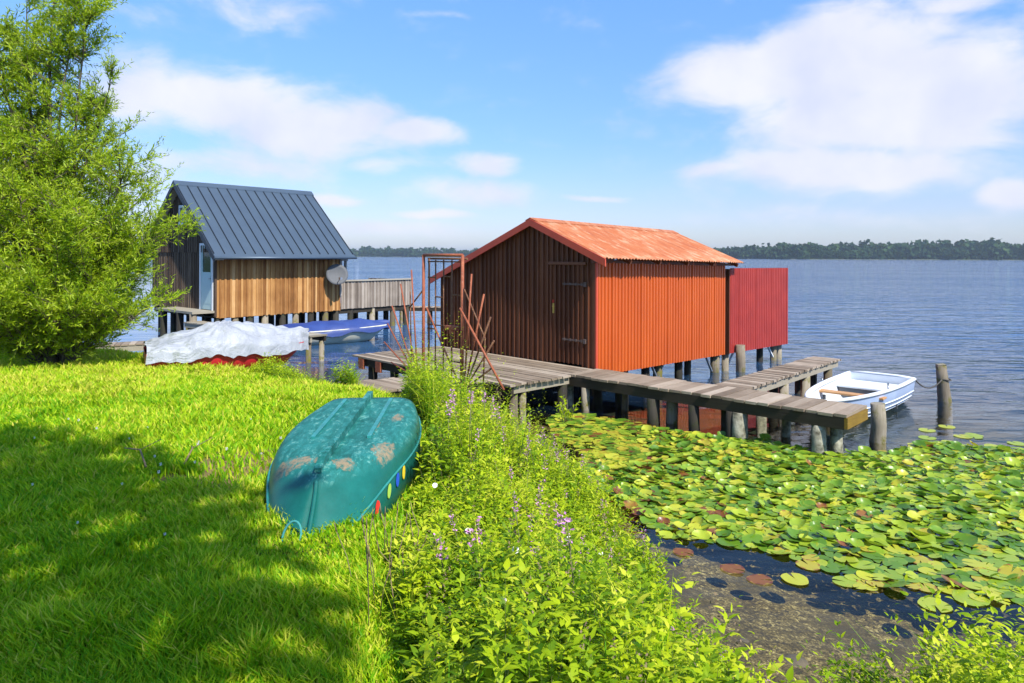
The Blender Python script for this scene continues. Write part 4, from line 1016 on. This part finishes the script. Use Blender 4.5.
# fallen twigs
for (a, c, lab) in (((-3.02, 5.55), (-2.66, 5.18), 'pale dry twig lying left of the bare earth patch'), ((-2.52, 5.6), (-2.42, 5.25), 'short curved dry twig beside the bare earth patch')):
    a3 = Vector((a[0], a[1], gz(*a)+.10)); c3 = Vector((c[0], c[1], gz(*c)+.05)); mid = (a3+c3)/2+Vector((.03, .02, .05))
    b = MB(); b.tube([a3, mid, c3], [.004, .006, .007], 6); b.tube([mid, mid+Vector((.10, .12, .05))], .003, 5); tag(b.build('fallen_twig', M['drystem']), lab, 'twig')

# ------------------------------------------------------------------ water lilies
def lilymat():
    m, nt = new_mat('lily_pad')
    t = attr(nt); tc = N(nt, 'ShaderNodeTexCoord').outputs['Object']
    c = ramp(nt, t, [(0, (.045, .14, .015)), (.35, (.16, .31, .022)), (.62, (.40, .51, .04)), (.82, (.56, .54, .045)), (.93, (.30, .12, .03)), (1, (.16, .05, .03))])
    n1 = noise(nt, 3, 4, .6, vec=N(nt, 'ShaderNodeNewGeometry').outputs['Position'], stretch=(3, 3, 3))
    c = mixc(nt, N(nt, 'ShaderNodeMapRange', {0: n1, 1: .58, 2: .74, 4: .6}).outputs[0], c, (.42, .38, .03))
    p = N(nt, 'ShaderNodeBsdfPrincipled', {'Base Color': c, 'Roughness': .34, 'Specular IOR Level': .45})
    tr = N(nt, 'ShaderNodeBsdfTranslucent', {'Color': c}); mx = N(nt, 'ShaderNodeMixShader', {0: .28, 1: p.outputs[0], 2: tr.outputs[0]})
    b = N(nt, 'ShaderNodeBump', {'Height': n1, 'Strength': .25, 'Distance': .01}); nt.links.new(b.outputs[0], p.inputs['Normal'])
    out(nt, mx.outputs[0]); return m
M['lily'] = lilymat()
def pad(seed, cup, wav):
    rs = np.random.RandomState(seed); K = 18; vs = [(0.0, 0, 0)]; a0 = .16
    fold = rs.uniform(-1, 1); ph = rs.rand(3)*6.28
    for r in (.4, .75, 1.0):
        for k in range(K+1):
            a = a0+(2*PI-2*a0)*k/K; rr = r*(1+.04*math.sin(3*a+ph[0])+.02*math.sin(7*a+ph[1]))
            x, y = rr*math.cos(a)*1.08, rr*math.sin(a)
            z = cup*r*r*(.5+.5*math.sin(a*1+ph[2])) + wav*r**3*math.sin(a*3+ph[0]) + (abs(y)**1.5)*.28*max(0, fold)*cup*2
            vs.append((x, y, z))
    fs = [(0, 1+k, 2+k) for k in range(K)]
    for q in range(2):
        for k in range(K): o1 = 1+q*(K+1)+k; o2 = o1+K+1; fs.append((o1, o2, o2+1, o1+1))
    return np.array(vs), fs
shapes = [pad(i, [0, .02, .12, .3, .5, .65, .04, .2][i], [.01, .02, .05, .06, .05, .08, .02, .09][i]) for i in range(8)]
rs = np.random.RandomState(99)
poly = [(.62, 12.0), (.95, 9.2), (1.15, 7.7), (1.55, 6.9), (2.3, 6.45), (3.0, 5.9), (3.9, 5.55), (7, 5.6), (9.5, 7.2), (8.4, 9.4), (7.2, 10.1), (6.0, 10.5), (5.3, 10.3), (4.7, 9.9), (4.35, 9.75), (1.4, 12.4)]
def inpoly(x, y):
    c = False; j = len(poly)-1
    for i in range(len(poly)):
        if (poly[i][1] > y) != (poly[j][1] > y) and x < (poly[j][0]-poly[i][0])*(y-poly[i][1])/(poly[j][1]-poly[i][1])+poly[i][0]: c = not c
        j = i
    return c
pads = []; cell = {}
tries = 0
while len(pads) < 3300 and tries < 120000:
    tries += 1
    x, y = rs.uniform(.4, 9.5), rs.uniform(5.2, 12.4)
    xx = x+.25*(vn(x*1.3, y*1.3)-.5)*2; yy = y+.35*(float(vn(x*1.1+50, y*1.1))-.5)*2
    if not inpoly(xx, yy) or x/y > .80: continue
    dens = 1.0
    if y > 9.8 and x < 2.2: dens = .45
    if vn(x*1.4+7, y*1.4+7) < .16: dens *= .25
    if rs.rand() > dens: continue
    r = rs.uniform(.052, .108)*(1.0 if y < 7.0 else .85)
    key = (int(x/.2), int(y/.2)); near = [q for i in (-1, 0, 1) for j in (-1, 0, 1) for q in cell.get((key[0]+i, key[1]+j), [])]
    mind = .62 if y < 6.6 or (y > 9.8 and x < 2) else .54
    if any(math.hypot(x-q[0], y-q[1]) < (r+q[2])*mind for q in near): continue
    cell.setdefault(key, []).append((x, y, r)); 
    edge = 1.0 if (y < 6.7 or (x < 1.9 and y > 9.4)) else 0.0
    sh = rs.choice([0, 1, 6, 2]) if edge or rs.rand() < .45 else rs.choice([2, 3, 4, 5, 7])
    zone = float(vn(x*.9+20, y*.9))
    t = rs.uniform(.12, .66)+.12*(zone-.5)
    if rs.rand() < .13+.15*edge+(.14 if x < 2.2 else 0): t = rs.uniform(.72, .86)
    if rs.rand() < .012+(.06 if x < 2.4 and y > 7 else 0): t = rs.uniform(.92, 1)
    tl = 0.02 if sh in (0, 1, 6) else rs.uniform(.04, .34)
    pads.append((x, y, r, sh, t, rs.uniform(0, 6.28), tl, rs.uniform(0, 6.28)))
for (x, y, r, t) in ((3.7, 5.72, .13, .55), (3.35, 5.62, .12, .60), (2.42, 6.05, .11, .76), (1.95, 6.25, .10, .97), (1.6, 6.6, .09, .98), (2.12, 6.05, .10, .96)):
    pads.append((x, y, r, 1, t, rs.uniform(0, 6.28), .01, 0))
for _ in range(26):
    x, y = rs.uniform(6.2, 9.2), rs.uniform(10.2, 11.6)
    if y < 11.9-(x-6.2)*.35: pads.append((x, y, .12, 1, rs.uniform(.55, .8), rs.uniform(0, 6.28), .01, 0))
pads.sort(key=lambda p: p[1]); print('pads', len(pads))
inv = [p for p in pads if abs(p[0]/p[1]) < .715]; big = inv[:300]; rest = [p for p in pads if p not in set(big)]
TB = 10; cache = {}
def pad_mesh(sh, tb):
    if (sh, tb) in cache: return cache[(sh, tb)]
    V, fs = shapes[sh]; me = bpy.data.meshes.new('lily_pad'); me.from_pydata([tuple(v) for v in V], [], fs); me.update()
    me.polygons.foreach_set('use_smooth', [True]*len(fs)); setattr_tint(me, [(tb+.5)/TB + (0 if q_ < 39 else .10*math.sin(q_*1.7+sh)+.03) for q_ in range(len(V))]); me.materials.append(M['lily']); cache[(sh, tb)] = me; return me
for i, (x, y, r, sh, t, a, tl, ta) in enumerate(big):
    tb = min(TB-1, max(0, int(t*TB))); o = bpy.data.objects.new('lily_pad', pad_mesh(sh, tb)); COL.objects.link(o)
    o.location = (x, y, .006+.5*r*tl+.002*(i % 4)); o.scale = (r, r, r); o.rotation_euler = (tl*math.cos(ta), tl*math.sin(ta), a)
    if tb >= 9: tag(o, 'reddish brown water lily pad floating at the edge of the green ones', 'lily pad', 'reddish brown lily pads')
    elif tb >= 7: tag(o, 'yellowed water lily pad floating in the near part of the lily field', 'lily pad', 'yellowed lily pads')
    else: tag(o, 'green water lily pad floating in the near part of the lily field', 'lily pad', 'green lily pads')
V = []; Q = []; T3 = []; tt = []; base = 0
Vall = []
for (x, y, r, sh, t, a, tl, ta) in rest:
    vv, fs = shapes[sh]; e = Matrix.Translation((x, y, .006+.5*r*tl+.003*rs.rand())) @ (Matrix.Rotation(a, 4, 'Z') @ Matrix.Rotation(tl, 4, 'X')) @ Matrix.Scale(r, 4)
    Mx = np.array(e); Vall.append(vv@Mx[:3, :3].T+Mx[:3, 3]); 
    for f_ in fs: (T3 if len(f_) == 3 else Q).append([k+base for k in f_])
    tt += [t + (0 if q_ < 39 else .10*math.sin(q_*1.7+sh)+.03) for q_ in range(len(vv))]; base += len(vv)
o = np_mesh('far_lily_pads', np.concatenate(Vall), [np.array(T3), np.array(Q)], M['lily'], tt, smooth=True); tag(o, 'far part of the lily pad field reaching to the walkway', 'lily pads', kind='stuff')
# small shrub in water by the platform
b = MB(); P = []; D = []
rs = np.random.RandomState(3)
sh = empty('water_plant', (.92, 11.75, 0), 0, 'small leafy sapling growing from the water by the walkway posts', 'plant')
for k in range(9):
    a = rs.uniform(0, 6.28); tip = Vector((.22*math.cos(a), .12*math.sin(a), rs.uniform(.2, .42))); b.tube([(0, 0, -.3), tip*.5, tip], .005, 4)
    for u in np.linspace(.35, 1, 9): P.append(np.array(tip)*u); D.append(np.array(tip)/tip.length*.5+rs.randn(3)*.6)
b.build('stem', M['stem'], sh); P = np.array(P); D = np.array(D)
V, F = leaves7(P, D, np.full(len(P), .07), np.full(len(P), .015), rs.rand(len(P))*6); np_mesh('leaves', V, F, M['weed'], np.full(len(V), .6), parent=sh)
# stones on the lake bed
mst = paint('lake_stone', (.20, .15, .10), (.08, .065, .045), 8, .9, .4)
for (x, y, r, nm) in ((2.05, 5.15, .10, 'brown'), (2.75, 4.75, .16, 'dark'), (3.35, 4.45, .20, 'large'), (3.05, 5.2, .09, 'small'), (1.75, 5.35, .06, 'little')):
    import bmesh
    bm = bmesh.new(); bmesh.ops.create_icosphere(bm, subdivisions=3, radius=r)
    for v in bm.verts: v.co *= 1+.25*(float(vn(v.co.x*9+x*7, v.co.y*9+v.co.z*5))-.5); v.co.z *= .5
    me = bpy.data.meshes.new('stone'); bm.to_mesh(me); bm.free(); me.materials.append(mst); me.polygons.foreach_set('use_smooth', [True]*len(me.polygons))
    o = bpy.data.objects.new('stone', me); COL.objects.link(o); o.location = (x, y, gz(x, y)-.025)
    tag(o, {'brown': 'brown stone under shallow water nearest the weeds', 'dark': 'rounded dark stone under the shallow water', 'large': 'largest stone under the water at the bottom right', 'small': 'small stone under water just below the lily pads', 'little': 'little pebble like stone at the left of the shallow water'}[nm], 'stone')

# ------------------------------------------------------------------ willow
def willow(root, stems, env, n_twig, seed, mat=M['willow'], leafL=(.07, .12), perT=16, twigL=(.25, .6), wratio=.105):
    rs = np.random.RandomState(seed); tb = MB(); nodes = []
    for (ax, ay, tz, lean) in stems:
        pts = []; bx, by = rs.uniform(-.25, .25, 2)
        for u in np.linspace(0, 1, 9):
            pts.append(np.array([bx+ax*u**1.3+.08*math.sin(u*7+ax), by+ay*u**1.3, tz*u]))
        tb.tube([tuple(p) for p in pts], [max(.006, .055*(1-u)**.8*(tz/7)) for u in np.linspace(0, 1, 9)], 7)
        for i in range(40):
            u = rs.uniform(.04, 1)**.8; k = min(7, int(u*8)); p = pts[k]*(1-(u*8-k))+pts[k+1]*(u*8-k)
            a = rs.uniform(0, 6.28); R_ = env(p[2]); l = R_*rs.uniform(.25, .8)*(1.05-u*.5)
            q = p+np.array([math.cos(a)*l, math.sin(a)*l, l*rs.uniform(.3, .9)])
            mid = (p+q)/2+np.array([0, 0, .08*l])
            tb.tube([tuple(p), tuple(mid), tuple(q)], [.012, .008, .003], 4, cap=False); nodes.append((p, mid, q))
    tr_ = tb.build('trunk', M['bark'], root)
    nn_ = len(nodes); A_ = np.array([n_[0] for n_ in nodes]); B_ = np.array([n_[1] for n_ in nodes]); C_ = np.array([n_[2] for n_ in nodes])
    i = rs.randint(0, nn_, n_twig); u = rs.rand(n_twig)[:, None]**.7
    P0 = (1-u)**2*A_[i]+2*u*(1-u)*B_[i]+u*u*C_[i]
    out_ = C_[i]-A_[i]; out_ /= np.linalg.norm(out_, axis=1, keepdims=True)
    D0 = out_*.8+rs.randn(n_twig, 3)*.45; D0[:, 2] += .55; D0 /= np.linalg.norm(D0, axis=1, keepdims=True)
    TL = rs.uniform(twigL[0], twigL[1], n_twig)
    rep = np.repeat(np.arange(n_twig), perT); v = np.tile(np.linspace(.1, 1, perT), n_twig)+rs.uniform(-.02, .02, n_twig*perT)
    P = P0[rep]+D0[rep]*(TL[rep]*v)[:, None]; P[:, 2] -= .18*TL[rep]*v**2
    D = D0[rep]*.75+rs.randn(len(rep), 3)*.5; D[:, 2] -= .1
    L = rs.uniform(leafL[0], leafL[1], len(rep))*(1.1-.3*v); V, F = leaves4(P, D, L, L*wratio, rs.rand(len(rep))*6.28, .2)
    ct = rs.rand(n_twig)[rep]; t = np.clip(.12+.40*ct+.45*rs.rand(len(rep)), 0, 1)
    Vt = np.zeros((n_twig, 3, 3)); e_ = P0+D0*TL[:, None]; e_[:, 2] -= .18*TL; Vt[:, 0] = P0-.0025; Vt[:, 1] = P0+.0025; Vt[:, 2] = e_
    np_mesh('crown', V, [F], mat, np.repeat(t, 4), parent=root)
    k = np.arange(n_twig)[:, None]*3; np_mesh('twigs', Vt.reshape(-1, 3), [k+np.array([[0, 1, 2]])], M['bark'], parent=root)
env = lambda z: float(np.interp(z, [0, 1, 2.2, 3.6, 5, 6.2, 7.4, 8.5], [1.5, 1.9, 1.75, 1.5, 1.1, .7, .4, .15]))
wr = empty('willow_tree', (-7.9, 12.3, gz(-7.9, 12.3)-.05), 0, 'bushy bright green willow at the left edge in front of boathouse', 'tree')
stems = [(0.1, 0, 7.7, 0), (-.5, .3, 7.0, 0), (.35, -.3, 6.2, 0), (.85, .1, 4.9, 0), (1.15, -.3, 3.6, 0), (1.35, .2, 2.3, 0), (1.25, -.6, 1.5, 0), (.8, -.8, 2.6, 0), (.2, -1.1, 2.9, 0), (-.5, -1.0, 3.4, 0), (-1.3, -.6, 4.2, 0), (-1.3, .3, 5.6, 0),
         (-2.0, -.3, 3.1, 0), (-2.5, .2, 5.0, 0), (-1.9, -.8, 1.8, 0), (-.8, -1.1, 1.6, 0), (.5, -1.0, 1.3, 0), (.2, .8, 4.6, 0), (-1.0, .9, 4.4, 0), (.9, .7, 3.0, 0), (1.2, -.1, .9, 0), (.6, -1.3, .9, 0), (0, -1.4, 1.1, 0), (-.7, -1.4, 1.2, 0), (-1.4, -1.2, 1.3, 0), (1.0, -.9, 1.0, 0), (-2.2, -.9, 1.4, 0), (-1.9, .0, 6.6, 0), (.3, .2, 6.4, 0), (-1.2, -.2, 6.9, 0)]
willow(wr, stems, env, 14500, 12)
# tree behind the photographer that shades the lawn
st_ = empty('shade_tree', (-.9, -4.6, 1.1), 0, 'broad tree behind the viewpoint whose crown shades the lawn', 'tree')
rs = np.random.RandomState(31); b = MB()
b.tube([(0, 0, -.2), (.1, .1, 2.5), (.3, .6, 5), (.6, 1.5, 8)], [.28, .22, .17, .06], 10)
for k in range(10):
    a = k*.63*PI; b.tube([(.2, .4, 3.6+.25*k), (.3+1.6*math.cos(a), .9+1.6*math.sin(a), 5.5+.2*k), (.3+3*math.cos(a), 1.4+3*math.sin(a), 6.8+.2*k)], [.07, .05, .02], 6)
b.build('trunk', M['bark'], st_)
n = 15000; u = rs.randn(n, 3); u /= np.linalg.norm(u, axis=1)[:, None]; rr = rs.rand(n)**.4
P = u*rr[:, None]*np.array([4.2, 3.9, 2.7])+np.array([.15, 1.45, 7.9])
lump = vn(P[:, 0]*.9+5, P[:, 1]*.9+P[:, 2]*.7); P = P[(lump > .29) | (rr < .45)]; n = len(P)
V, F = leaves4(P, rs.randn(n, 3), np.full(n, .30), np.full(n, .09), rs.rand(n)*6.28)
np_mesh('crown', V, [F], M['willow'], np.repeat(rs.rand(n), 4), parent=st_)

# ------------------------------------------------------------------ far shore
def shore_dist(px): return np.interp(px, [-600, 300, 480, 700, 780, 1000, 1700], [1500, 1500, 1350, 1050, 900, 860, 700])
pxs = np.linspace(-700, 1800, 120); dd = shore_dist(pxs)
V = []
for r, (off, z) in enumerate(((-8, -.8), (0, .5), (60, 1.5), (700, 3))):
    for px, d in zip(pxs, dd): V.append(((px-512)/711*(d+off), d+off, z))
q = len(pxs); idx = np.arange(4*q).reshape(4, q); quads = np.stack([idx[:-1, :-1], idx[:-1, 1:], idx[1:, 1:], idx[1:, :-1]], -1).reshape(-1, 4)
mfs = paint('far_shore_land', (.10, .13, .05), (.16, .15, .08), .02, .95, 0)
o = np_mesh('far_shore', V, [quads], mfs); tag(o, kind='structure')
M['far'] = leafmat('far_foliage', [(.014, .034, .014), (.026, .055, .020), (.04, .08, .025), (.075, .115, .03)], .1, .8, .1)
rs = np.random.RandomState(17)
def crown_pts(n, c, r, rs):
    u = rs.randn(n, 3); u /= np.linalg.norm(u, axis=1)[:, None]; rad = rs.uniform(.55, 1.05, n)[:, None]
    P = u*rad*np.array(r)+np.array(c); P[:, 2] += 0
    return P, u
Ps = []; Ds = []; Ls = []; Ts = []
for row, nrow in ((0, 260), (1, 220), (2, 200)):
    for k in range(nrow):
        px = -150+1330*(k+rs.rand())/nrow; d = float(shore_dist(px))+row*14+rs.uniform(0, 8)
        hpx = np.interp(px, [-150, 350, 470, 700, 740, 800, 860, 950, 1024, 1200], [7.5, 7.5, 6.5, 8, 10, 11.5, 13, 14, 14.5, 15])
        H_ = hpx*d/711*rs.uniform(1.0, 1.5)*(1 if row else rs.choice([.6, .9, 1])) ; w_ = H_*rs.uniform(.38, .62)
        x = (px-512)/711*d; ncl = 3; tcol = rs.rand()*.8
        for c_i in range(5):
            cx, cz, rr = x+rs.uniform(-.5, .5)*w_, H_*rs.uniform(.12, .70), H_*rs.uniform(.24, .34)
            P, u = crown_pts(34, (cx, d, cz), (w_*.8, w_*.6, rr), rs)
            Ps.append(P); Ds.append(np.cross(u, rs.randn(len(P), 3))); Ls.append(np.full(len(P), H_*.24)); Ts.append(np.clip(tcol*.6+rs.rand(len(P))*.4, 0, 1))
P = np.concatenate(Ps); D = np.concatenate(Ds); L = np.concatenate(Ls); T_ = np.concatenate(Ts)
V, F = leaves4(P, D, L, L*.5, rs.rand(len(P))*6.28, .1); o = np_mesh('far_wood', V, [F], M['far'], np.repeat(T_, 4)); tag(o, 'continuous dark green wood along the far shore of the lake', 'wood', kind='stuff')
for i, (px, hp, wp, lab) in enumerate(((947, 20.5, 9, 'tallest round crowned tree above the far wood on the right'), (958, 18, 4, 'slim tree just right of the tallest one on the far shore'), (863, 18.5, 7, 'tall tree above the far wood halfway between shed and right edge'), (840, 15.5, 7, 'rounded tree left of the tall one on the far shore'), (748, 12.5, 8, 'broad tree on the far shore just right of the orange roof'))):
    d = float(shore_dist(px))+20; k_ = d/711; H_ = hp*k_; x = (px-512)*k_
    r = empty('distant_tree', (x, d, 1), 0, lab, 'tree', 'trees standing out of the far wood')
    b = MB(); b.tube([(0, 0, -1), (0, 0, H_*.7)], [H_*.03, H_*.012], 7)
    for a in range(5): b.tube([(0, 0, H_*.35), (wp*k_*.4*math.cos(a*1.3), wp*k_*.4*math.sin(a*1.3), H_*.72)], [H_*.015, H_*.006], 5)
    b.build('trunk', M['bark'], r)
    Ps = []
    for c_i in range(7): Ps.append(crown_pts(55, (rs.uniform(-.55, .55)*wp*k_*.6, rs.uniform(-.4, .4)*wp*k_*.6, H_*rs.uniform(.6, .86)), (wp*k_*.38, wp*k_*.38, H_*.13), rs)[0])
    P = np.concatenate(Ps); V, F = leaves4(P, rs.randn(len(P), 3), np.full(len(P), H_*.09), np.full(len(P), H_*.045), rs.rand(len(P))*6)
    np_mesh('crown', V, [F], M['far'], np.repeat(rs.rand(len(P))*.6, 4), parent=r)

# ------------------------------------------------------------------ haze
m, nt = new_mat('haze')
vp = N(nt, 'ShaderNodeVolumePrincipled', {'Color': (.74, .87, 1.0, 1), 'Density': .00020, 'Anisotropy': .25})
o_ = N(nt, 'ShaderNodeOutputMaterial'); nt.links.new(vp.outputs[0], o_.inputs['Volume'])
b = MB(); b.box((-5200, -5200, -60), (5200, 5200, 60), .5); hz = b.build('haze', m); tag(hz, 'thin pale blue air over the whole lake', 'haze', kind='stuff')
HAZE_Z = float(GZ.min())-1
for v in hz.data.vertices:
    v.co.z = HAZE_Z if v.co.z < 0 else 42.0

# ------------------------------------------------------------------ sky with clouds
sun_dir = Vector((.405, -.520, .752)).normalized()
el = math.asin(sun_dir.z); azm = math.atan2(sun_dir.x, sun_dir.y)
wd = bpy.data.worlds.new('World'); S.world = wd; wd.use_nodes = True; nt = wd.node_tree; nt.nodes.clear()
sky = N(nt, 'ShaderNodeTexSky', sky_type='NISHITA'); sky.sun_disc = False; sky.sun_elevation = el; sky.sun_rotation = azm; sky.air_density = 1.0; sky.dust_density = .6; sky.ozone_density = 1.6
dirv = N(nt, 'ShaderNodeTexCoord').outputs['Generated']
sp = N(nt, 'ShaderNodeSeparateXYZ', {0: dirv})
az_ = math_(nt, 'ARCTAN2', sp.outputs[0], sp.outputs[1]); el_ = math_(nt, 'ARCSINE', sp.outputs[2])
P2 = N(nt, 'ShaderNodeCombineXYZ', {0: az_, 1: el_, 2: 0}).outputs[0]
wn_ = N(nt, 'ShaderNodeTexNoise', {'Vector': P2, 'Scale': 5.0, 'Detail': 3, 'Roughness': .5}).outputs['Color']
wv = N(nt, 'ShaderNodeVectorMath', {0: wn_, 1: (.5, .5, .5)}, operation='SUBTRACT').outputs[0]
wv = N(nt, 'ShaderNodeVectorMath', {0: wv, 1: (.10, .05, 0)}, operation='MULTIPLY').outputs[0]
PW = N(nt, 'ShaderNodeVectorMath', {0: P2, 1: wv}, operation='ADD').outputs[0]
def cblob(px, py, rx, ry, w=1.0, rot=0):
    x = (px-512)/711; z = (256-py)/711; a = math.atan(x); e = math.atan2(z, math.hypot(1, x)); cs = math.cos(a)
    v = N(nt, 'ShaderNodeVectorMath', {0: PW, 1: (a, e, 0)}, operation='SUBTRACT').outputs[0]
    if rot: v = N(nt, 'ShaderNodeVectorRotate', {'Vector': v, 'Angle': R(rot)}, rotation_type='Z_AXIS').outputs[0]
    v = N(nt, 'ShaderNodeVectorMath', {0: v, 1: (711/(rx*cs*cs), 711/(ry*cs), 0)}, operation='MULTIPLY').outputs[0]
    l = N(nt, 'ShaderNodeVectorMath', {0: v}, operation='LENGTH').outputs['Value']
    return N(nt, 'ShaderNodeMapRange', {0: l, 1: 1.35, 2: 0.0, 3: 0.0, 4: w}, interpolation_type='SMOOTHSTEP').outputs[0]
tot = None
for bl in ((735, 82, 110, 44, 1.1), (840, 60, 140, 64, 1.25), (940, 95, 150, 75, 1.2), (860, 115, 190, 50, 1.1), (840, 165, 190, 36, 1.0), (720, 170, 60, 12, .7), (1005, 190, 50, 22, .9), (935, 8, 70, 16, .7),
           (1060, 60, 80, 70, .6), (230, 105, 140, 42, 1.0), (310, 130, 130, 40, 1.0), (130, 90, 90, 50, .7), (418, 135, 52, 18, .95), (485, 163, 46, 15, .85), (380, 165, 60, 12, .6), (330, 200, 50, 9, .8), (440, 214, 46, 7, .8), (590, 196, 45, 6, .75), (470, 192, 90, 20, .7),
           (250, 15, 110, 28, .5), (160, 20, 80, 20, .35), (440, 15, 60, 6, .35), (350, 228, 260, 14, .5), (250, 165, 140, 22, .65), (800, 215, 260, 20, .35), (150, 180, 120, 40, .45), (-300, 120, 250, 80, .9), (1500, 120, 300, 90, .9), (500, -400, 300, 120, .8)):
    f = cblob(*bl); tot = f if tot is None else math_(nt, 'SMOOTH_MAX', tot, f, .15)
fb = N(nt, 'ShaderNodeTexNoise', {'Vector': N(nt, 'ShaderNodeMapping', {'Vector': P2, 'Scale': (1, 2.0, 1)}).outputs[0], 'Scale': 9.0, 'Detail': 9, 'Roughness': .62, 'Distortion': .3}).outputs[0]
dn = math_(nt, 'ADD', tot, math_(nt, 'MULTIPLY_ADD', fb, 1.2, -.55))
dens = N(nt, 'ShaderNodeMapRange', {0: dn, 1: .17, 2: .84}, interpolation_type='SMOOTHSTEP').outputs[0]
dens = math_(nt, 'MULTIPLY', dens, .90)
shade = N(nt, 'ShaderNodeTexNoise', {'Vector': PW, 'Scale': 7.0, 'Detail': 5}).outputs[0]
cc = mixc(nt, N(nt, 'ShaderNodeMapRange', {0: shade, 1: .35, 2: .65}).outputs[0], (4.0, 4.15, 4.95), (5.0, 4.95, 5.45))
SKYMUL = 1.0
tintc = ramp(nt, el_, [(0.0, (.66, .70, .90)), (.07, (.64, .68, .95)), (.16, (.60, .76, 1.08)), (.34, (.70, .98, 1.28))])
skc = mixc(nt, 1.0, sky.outputs[0], tintc, 'MULTIPLY')
fincol = mixc(nt, dens, skc, cc)
bg = N(nt, 'ShaderNodeBackground', {'Color': fincol, 'Strength': .13})
N(nt, 'ShaderNodeOutputWorld', {0: bg.outputs[0]})

sl = bpy.data.lights.new('sun', 'SUN'); sl.energy = 4.4; sl.angle = R(.55); sl.color = (1.0, .95, .86)
so = bpy.data.objects.new('sun', sl); COL.objects.link(so); so.rotation_euler = (-sun_dir).to_track_quat('-Z', 'Y').to_euler(); so.location = (10, -10, 20)

# ------------------------------------------------------------------ camera
cam = bpy.data.cameras.new('camera'); co = bpy.data.objects.new('camera', cam); COL.objects.link(co); S.camera = co
cam.sensor_width = 36; cam.lens = 711/1024*36; cam.shift_y = -85.5/1024; cam.clip_end = 9000; cam.clip_start = .05
co.location = (0, 0, CAMZ); co.rotation_euler = (R(90), R(-.22), 0)
S.view_settings.view_transform = 'Standard'; S.view_settings.look = 'None'; S.view_settings.exposure = .62; S.view_settings.gamma = 1
S.render.resolution_x = 1024; S.render.resolution_y = 683
S.cycles.max_bounces = 8; S.cycles.transparent_max_bounces = 8; S.cycles.caustics_reflective = False; S.cycles.caustics_refractive = False
S.cycles.volume_bounces = 0
